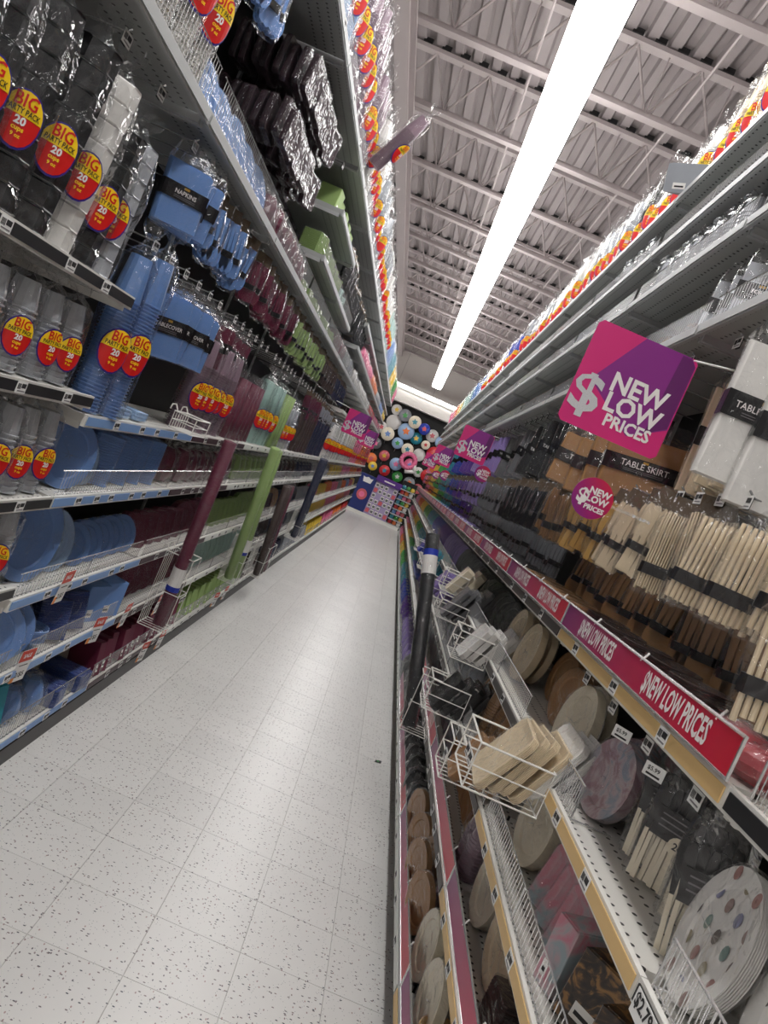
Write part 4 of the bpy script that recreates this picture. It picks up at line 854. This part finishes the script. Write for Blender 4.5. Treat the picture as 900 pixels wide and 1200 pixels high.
for c, x, y, z, w, d, h, lab, n, zn in bs:
    basket(1, x, y, z, w, d, h, lab, 2 if y < 2.2 else 1)
    for i in range(n):
        # packs lean back in the basket, one behind the other
        sp = (d+.02)/n; th = sp*.84*math.cos(R_(26)); xx = x-d+.035+i*sp; back = i >= n*.55 and n > 4
        put(square_stack, ('white' if back and c == 'cream' else c, w*.88, max(2, int(th/.0042)), 0), 'napkin_pack', 'napkins', (xx, y+rng.uniform(-.006, .006), z+.008+(.03 if back else 0)), (R_(26+rng.uniform(-2, 2)), R_(rng.uniform(-4, 4)), rz(1, rng.uniform(-3, 3))), ('white' if back and c == 'cream' else c)+' napkin pack', 'H:in the %s' % lab.replace('white wire ', '').replace('full of cream napkin packs', 'of cream napkins').replace('crammed with off-white wrapped napkins', 'of off-white napkins'))
        PENDING[-1] = PENDING[-1][:3]+(xx,)+PENDING[-1][4:]

# ------------------------------------------------------------------ signs
SIGNP = mat('sign_magenta', (206, 34, 116), .4, var=.03); SIGNV = mat('sign_violet', (132, 34, 128), .4, var=.03); SIGND = mat('sign_dark_violet', (96, 22, 96), .4, var=.03)
ROUNDP = gradient_print('sign_purple_to_red', (206, 26, 60), (170, 24, 100), (120, 28, 124), -40, .13)
STRIPP = gradient_print('strip_red_purple', (206, 24, 44), (178, 26, 80), (110, 26, 110), 30, 1.3)
def square_sign(x, y, z, rotz, label, s=.29, arm=1):
    o = link('hanging_sign', None, None, (x, y, z), (0, 0, rotz)); m = MB()
    h = s/2; cc = .012
    m.prism([(h-cc, -h), (h, -h+cc), (h, h-cc), (h-cc, h), (-h+cc, h), (-h, h-cc), (-h, -h+cc), (-h+cc, -h)], -.001, .001, SIGNP); link('card', m.mesh('card'), o)
    pr_ = MB()
    for q_, yy_, mm_ in (([(.47, 1), (.93, 1), (.99, .93), (.99, .30), (.66, .10), (.14, .46)], .0014, SIGNV), ([(.84, .99), (.93, .99), (.985, .93), (.985, .31), (.80, .19)], .0018, SIGND)):
        pr_.add([(-(a-.5)*s, yy_, (b-.5)*s) for a, b in q_], [tuple(range(len(q_)))], mm_)
    link('print', pr_.mesh('print'), o)
    t = MB(); text(t, '$', s*.50, -s*.34, -s*.34, .0025, GLIT, .02, width=1.15); k = s/.29
    text(t, 'NEW', .072*k, .03*k, -.018*k, .0025, TXTW, .03, width=.95); text(t, 'LOW', .072*k, .035*k, -.073*k, .0025, TXTW, .03, width=.95); text(t, 'PRICES', .047*k, .04*k, -.112*k, .0025, TXTW, .03, width=.95)
    link('lettering', t.mesh('lettering'), o)['label'] = 'silver dollar sign and white NEW LOW PRICES'
    b_ = MB(); b_.tube([(-h*.9*arm, 0, h-.004), (-h*1.5*arm-(.22 if arm < 0 else .05)*arm, 0, h+.02)], .003, CARD, 4); link('sign_clip', b_.mesh('sign_clip'), o)
    tagit(o, label, 'sign'); return o
# signs face the camera end (-y): local +Y must point to -y
square_sign(.475, 2.1, 2.12, R_(180), 'large magenta NEW LOW PRICES square sign nearest on the right')
square_sign(.525, 7.0, 2.165, R_(180), 'second magenta square price sign along the right side')
square_sign(.525, 11.9, 2.165, R_(180), 'third magenta square price sign along the right side')
square_sign(.525, 16.8, 2.165, R_(180), 'fourth, farthest magenta square price sign on the right')
square_sign(-.68, 9.0, 1.98, R_(180), 'nearer magenta square price sign on the left side', arm=-1)
square_sign(-.72, 13.2, 1.98, R_(180), 'farther magenta square price sign on the left side', arm=-1)
def round_sign(x, y, z, label, r=.057):
    o = link('round_sign', None, None, (x, y, z), (0, 0, R_(180))); m = MB()
    m.prism([(r*math.cos(a*math.pi/16), r*math.sin(a*math.pi/16)) for a in range(32)], -.001, .001, ROUNDP); link('disc', m.mesh('disc'), o)
    t = MB(); k = r/.057; text(t, '$', .055*k, -.028*k, -.02*k, .0022, TXTW, .04)
    for i, (wd, sz) in enumerate((('NEW', .026), ('LOW', .026), ('PRICES', .019))): text(t, wd, sz*k, .014*k, (.012-.022*i)*k, .0022, TXTW, .04)
    link('lettering', t.mesh('lettering'), o)['label'] = 'white NEW LOW PRICES lettering'; w_ = MB(); w_.box(-.17, -r*.6, -.0005, .0005, -.004, .004, FILM2); link('wobbler_arm', w_.mesh('wobbler_arm'), o)
    tagit(o, label, 'sign'); return o
round_sign(.51, 2.1, 1.815, 'round purple-red price sign under the nearest square sign')
round_sign(.66, 6.6, 1.94, 'round price sign below the second square sign', .07)
round_sign(.66, 11.8, 1.90, 'third round price sign along the right shelves', .08)
round_sign(.66, 14.5, 1.90, 'farthest round price sign along the right shelves', .08)
def strip_mesh():
    m = MB(); m.box(-.6, .6, -.001, .001, -.033, .033, STRIPP); t = MB()
    text(t, '$NEW LOW PRICES', .062, 0, -.02, .002, TXTW, .03, width=.62)
    fr = MB(); fr.tube([(-.605, 0, -.036), (.605, 0, -.036), (.605, 0, .036), (-.605, 0, .036), (-.605, 0, -.036)], .0035, WIRE, 5)
    for xx in (-.5, -.1, .3): fr.tube([(xx, 0, .03), (xx, -.01, .05)], .003, TXTW, 4)
    return m.mesh('strip_panel'), t.mesh('lettering'), fr.mesh('frame')
sm1, sm2, sm3 = strip_mesh()
for k in range(0, NU):
    y = Y0+UW*k+UW/2
    o = link('strip_sign', None, None, (.652, y, 1.475), (0, 0, R_(90))); link('strip_panel', sm1, o)
    [link('lettering', sm2, o, (xx, 0, 0)) for xx in (-.33, .24)]; link('frame', sm3, o); o['category'] = 'sign'; PENDING.append((o, 'red and purple NEW LOW PRICES strip sign', 'right chest-high edge', y, 'strip sign'))
for z, nm in ((.56, 'shin-high'), (.2, 'bottom')):
    for k in range(0, 4):
        y = Y0+UW*k+UW/2
        o = link('strip_sign', None, None, (.668, y, z), (0, 0, R_(90))); m = sm1; link('strip_panel', sm1, o); link('frame', sm3, o); o['category'] = 'sign'
        PENDING.append((o, 'plain red strip sign', 'right %s edge' % nm, y, 'strip sign'))

# promotional shelf tags
def promo_mesh():
    m = MB(); w, h = .085, .13; m.box(-w/2, w/2, 0, .001, -h, 0, CARD); m.box(-w/2, w/2, .001, .0014, -h*.36, 0, mat('promo_red', (206, 60, 36), .5, var=.4, scale=60)); m.box(w*.25, w/2, .001, .0014, -h, -h*.78, mat('promo_orange', (236, 140, 40), .5))
    m.box(-w*.3, w*.3, .001, .0015, -h*.5, -h*.47, INK); text(m, '2/$5', .03, 0, -h*.85, .0016, INK, .02); text(m, 'SALE', .022, 0, -h*.24, .0016, TXTW, .04); return m.mesh('promo_tag')
PM = promo_mesh()
for i, (x, y, z) in enumerate(((-.948, 2.76, .86), (-.948, 2.68, .565), (-.948, 3.36, .55), (-.948, 3.72, .55), (-.948, 4.30, .5), (-.948, 4.42, .17), (-.948, 4.75, .17), (-.948, 6.15, .19), (-.948, 6.5, .19))):
    o = link('promo_tag', PM, None, (x, y, z), (R_(-4), 0, rz(-1, 6+rng.uniform(-8, 8)))); o['category'] = 'price tag'; PENDING.append((o, 'orange and white sale tag', 'left shelf edges', y, 'sale tag'))
# $2.79 tag
m = MB(); m.box(-.05, .05, 0, .0015, -.02, .02, CARD); text(m, '$2.79', .03, -.012, -.004, .002, INK, .03)
for k in range(7): m.box(-.012-.005*k, -.0095-.005*k, .0015, .002, -.017, -.008, INK)
o = link('price_tag', m.mesh('price_tag'), None, (.652, 1.09, 1.08), (0, 0, R_(90))); tagit(o, 'white shelf price tag reading $2.79 below the polka dot plates', 'price tag')
for (x, y, z, lb) in ((.70, 1.50, 1.33, 'white price tag above the nearest pale handled cutlery pack'), (.70, 1.72, 1.33, 'white price tag above the farther pale handled cutlery'), ):
    m = MB(); m.box(-.022, .022, 0, .0015, -.014, .014, CARD); text(m, '$5.99', .012, -.002, 0, .002, INK, .02); m.box(-.015, .015, .0015, .002, -.010, -.006, INK)
    o = link('price_tag', m.mesh('price_tag'), None, (x, y, z), (0, 0, rz(1, 45))); tagit(o, lb, 'price tag')
# small dark scrap on the floor
m = MB(); m.loft([[(-.03, -.012, 0), (.012, -.02, 0), (.03, .01, 0), (-.008, .018, 0)], [(-.03, -.012, .003), (.012, -.02, .002), (.03, .01, .005), (-.008, .018, .002)]], BLK)
m.box(-.008, .006, -.006, .004, .003, .0045, cmat('green', 'paper')); o = link('litter_scrap', m.mesh('litter_scrap'), None, (.59, 4.6, 0), (0, 0, .5)); tagit(o, 'small black scrap lying on the tiled floor', 'litter')

# ------------------------------------------------------------------ end of the aisle
PUR = mat('display_purple', (84, 40, 130), .5, var=.1); NAV = mat('display_navy', (28, 44, 110), .5, var=.1); LIL = mat('display_lilac', (170, 156, 196), .5, var=.1)
o = link('floor_display', None, None, (0, 23.3, 0)); o['category'] = 'display'; o['label'] = 'purple and navy cardboard floor display at the end of the aisle'
m = MB(); m.box(-1.05, .66, -.05, .5, 0, .10, WHITE); link('base', m.mesh('base'), o)
m = MB(); m.box(-1.03, -.52, 0, .4, .10, 1.22, NAV); link('side_panel', m.mesh('side_panel'), o)
m = MB(); m.box(-.52, .22, .05, .4, .10, 1.16, LIL)
link('tray', m.mesh('tray'), o)
m = MB(); m.box(-.55, .26, -.03, .4, 1.16, 1.34, PUR); m.box(-.3, .05, -.032, -.03, 1.22, 1.26, TXTW); link('header', m.mesh('header'), o)
m = MB(); m.prism([(-.9, .98), (-.66, .98), (-.62, 1.14), (-.7, 1.12), (-.78, 1.16), (-.86, 1.12), (-.94, 1.14)], -.012, 0, cmat('white', 'paper')); m.prism([(-.78+.16*math.cos(a*math.pi/9), .6+.17*math.sin(a*math.pi/9)) for a in range(18)], -.012, 0, cmat('rose', 'paper')); m.prism([(-.78+.09*math.cos(a*math.pi/9), .6+.09*math.sin(a*math.pi/9)) for a in range(18)], -.016, -.012, cmat('pink', 'paper')); link('printed_picture', m.mesh('printed_picture'), o)
pk = MB(); pk.box(-.055, .055, -.03, 0, 0, .12, cmat('white', 'paper')); pk.box(-.04, .04, -.031, -.03, .02, .09, cmat('grey', 'paper')); pkm = pk.mesh('small_pack')
pk2 = MB(); pk2.box(-.055, .055, -.03, 0, 0, .12, cmat('rose', 'paper')); pkm2 = pk2.mesh('small_pack')
for i in range(5):
    for j in range(6):
        if (i*j) % 4 == 3: continue
        q_ = link('small_pack', pkm2 if (i+j) % 4 == 0 else pkm, None, (-.44+i*.145, 23.35, .16+j*.165)); q_['category'] = 'pack'; q_['label'] = 'tiny carded pack in %s column, %s row up, of the purple display' % (('first', 'second', 'third', 'fourth', 'fifth')[i], ('bottom', 'second', 'third', 'fourth', 'fifth', 'top')[j])
cols = ['red', 'pink', 'yellow', 'teal', 'orange', 'rose', 'sky blue', 'green', 'white']
for i in range(3):
    for j in range(8):
        put(pouch, (cols[(i*4+j*3) % 9], .13, .12, .12), 'bagged_favours', 'bag', (.33+i*.14, 23.35, .12+j*.16), (0, 0, R_(180)), cols[(i*4+j*3) % 9]+' favour pack', 'the rack right of the purple display')
m = MB(); m.box(.24, .7, 23.42, 23.5, 0, 1.5, BLK)
for j in range(8): m.box(.24, .7, 23.25, 23.42, .09+j*.16, .118+j*.16, STEEL)
tagit(link('favour_rack', m.mesh('favour_rack'), None), 'narrow black rack of colourful favours right of the purple display', 'rack')
# balloon wall
m = MB(); m.box(-2.2, 2.2, 24.72, 24.8, 0, 3.7, BLK)
tagit(link('balloon_board', m.mesh('balloon_board'), None), 'black display board on the end wall behind the balloons', 'board')
BAL = [(-.87, 3.45, .17, 'white'), (-.55, 3.38, .2, 'silver'), (-.18, 3.30, .2, 'pale blue'), (-.80, 3.05, .24, 'white'), (-.32, 2.93, .26, 'sky blue'), (.18, 3.22, .18, 'royal blue'), (.50, 3.14, .2, 'white'), (.85, 3.05, .2, 'silver'),
       (-.82, 2.62, .21, 'pale blue'), (.06, 2.86, .19, 'teal'), (-.42, 2.48, .18, 'rose'), (-.05, 2.42, .19, 'white'), (.36, 2.42, .2, 'pink'), (.80, 2.60, .26, 'red'), (.42, 2.78, .14, 'gold'), (-1.1, 2.75, .18, 'pink'), (-.2, 1.85, .2, 'royal blue'), (.22, 2.0, .2, 'pink'), (-.65, 1.95, .17, 'rose'), (.55, 1.9, .16, 'white'),
       (-.45, 1.52, .17, 'red'), (0, 1.5, .17, 'green'), (.42, 1.48, .18, 'silver'), (.85, 1.9, .2, 'red'), (-1.0, 1.7, .18, 'orange'), (-1.05, 2.2, .18, 'grey'), (-.85, 1.5, .14, 'yellow'), (.75, 1.4, .16, 'rose')]
for i, (x, z, r, c) in enumerate(BAL):
    o = link('foil_balloon', None, None, (x, 24.62-.13*(i % 3), z)); o['category'] = 'balloon'
    m = MB(); T = Matrix.Rotation(R_(90), 4, 'X'); rr = random.Random(i)
    pr = [(.001, -r*.32), (r*.5, -r*.28), (r*.8, -r*.17), (r*.97, -.01), (r*1.03, 0), (r*.97, .01), (r*.8, r*.17), (r*.5, r*.28), (.001, r*.32)]
    m.lathe(pr, 18, cmat(c if i % 4 == 1 or i > 16 else ('white', 'pale blue', 'ivory')[i % 3]), T); link('balloon', m.mesh('balloon', True), o)
    m = MB(); c2 = cols[(i*5+2) % 9]
    m.prism([(r*.5*math.cos(a*math.pi/5)*(1 if a % 2 else .55), r*.5*math.sin(a*math.pi/5)*(1 if a % 2 else .55)) for a in range(10)], -r*.34, -r*.25, cmat(c2)); link('printed_shape', m.mesh('printed_shape'), o)
    m = MB(); m.tube([(0, .0, -r), (0, .11+.13*(i % 3), -r-.1)], .004, CARD, 3); link('tail', m.mesh('tail'), o)
    PENDING.append((o, 'round %s foil balloon with %s star' % (c if i % 4 == 1 or i > 16 else ('white', 'pale blue', 'ivory')[i % 3], c2), 'balloon wall', -z, 'balloon'))
# ring shaped number-like balloon
m = MB()
for k in range(20):
    a0, a1 = 2*math.pi*k/20, 2*math.pi*(k+1)/20; m.tube([(.22*math.cos(a0), 0, .22*math.sin(a0)), (.22*math.cos(a1), 0, .22*math.sin(a1))], .07, cmat('pink'), 8)
m.tube([(.22, 0, 0), (.3, 0, -.25), (.05, 0, -.34)], .06, cmat('white'), 8); m.tube([(0, 0, .25), (0, .48, .3)], .004, CARD, 3)
tagit(link('curled_balloon', m.mesh('curled_balloon', True), None, (.12, 24.25, 2.1)), 'large pink and white curled foil balloon in the balloon wall', 'balloon')

# ------------------------------------------------------------------ labels with ordinals
ORD = ['', 'first', 'second', 'third', 'fourth', 'fifth', 'sixth', 'seventh', 'eighth', 'ninth', 'tenth', 'eleventh', 'twelfth', 'thirteenth', 'fourteenth', 'fifteenth', 'sixteenth', 'seventeenth', 'eighteenth', 'nineteenth', 'twentieth']
from collections import defaultdict
G = defaultdict(list)
for p in PENDING: G[(p[1], p[2])].append(p)
NG = defaultdict(int)
for p in PENDING: NG[(p[4], p[2])] += 1
for (desc, place), L in G.items():
    L.sort(key=lambda p: p[3])
    for i, (o, d, pl, y, nm) in enumerate(L):
        pre = 'in' if nm == 'balloon' or place.startswith('the ') and 'basket' in place else 'on'
        if nm == 'balloon': lab = d+' on the end wall' if len(L) == 1 else '%s, %s from top of end wall' % (d, ORD[i+1])
        elif place.startswith('H:'):
            place = place[2:]; lab = '%s, %s from the aisle, %s' % (d, ORD[i+1], place)
        elif len(L) == 1: lab = '%s %s %s' % (d, pre, place)
        else:
            od = ORD[i+1] if i+1 < len(ORD) else '%dth' % (i+1)
            lab = '%s, %s from near, %s' % (d, od, place)
        o['label'] = lab
        if NG[(nm, pl)] > 1: o['group'] = ('%ss %s %s' % (nm.replace('_', ' '), pre, place))
print('OBJECTS', len(bpy.data.objects), 'TRIS approx', sum(len(m.polygons)*2 for m in bpy.data.meshes))
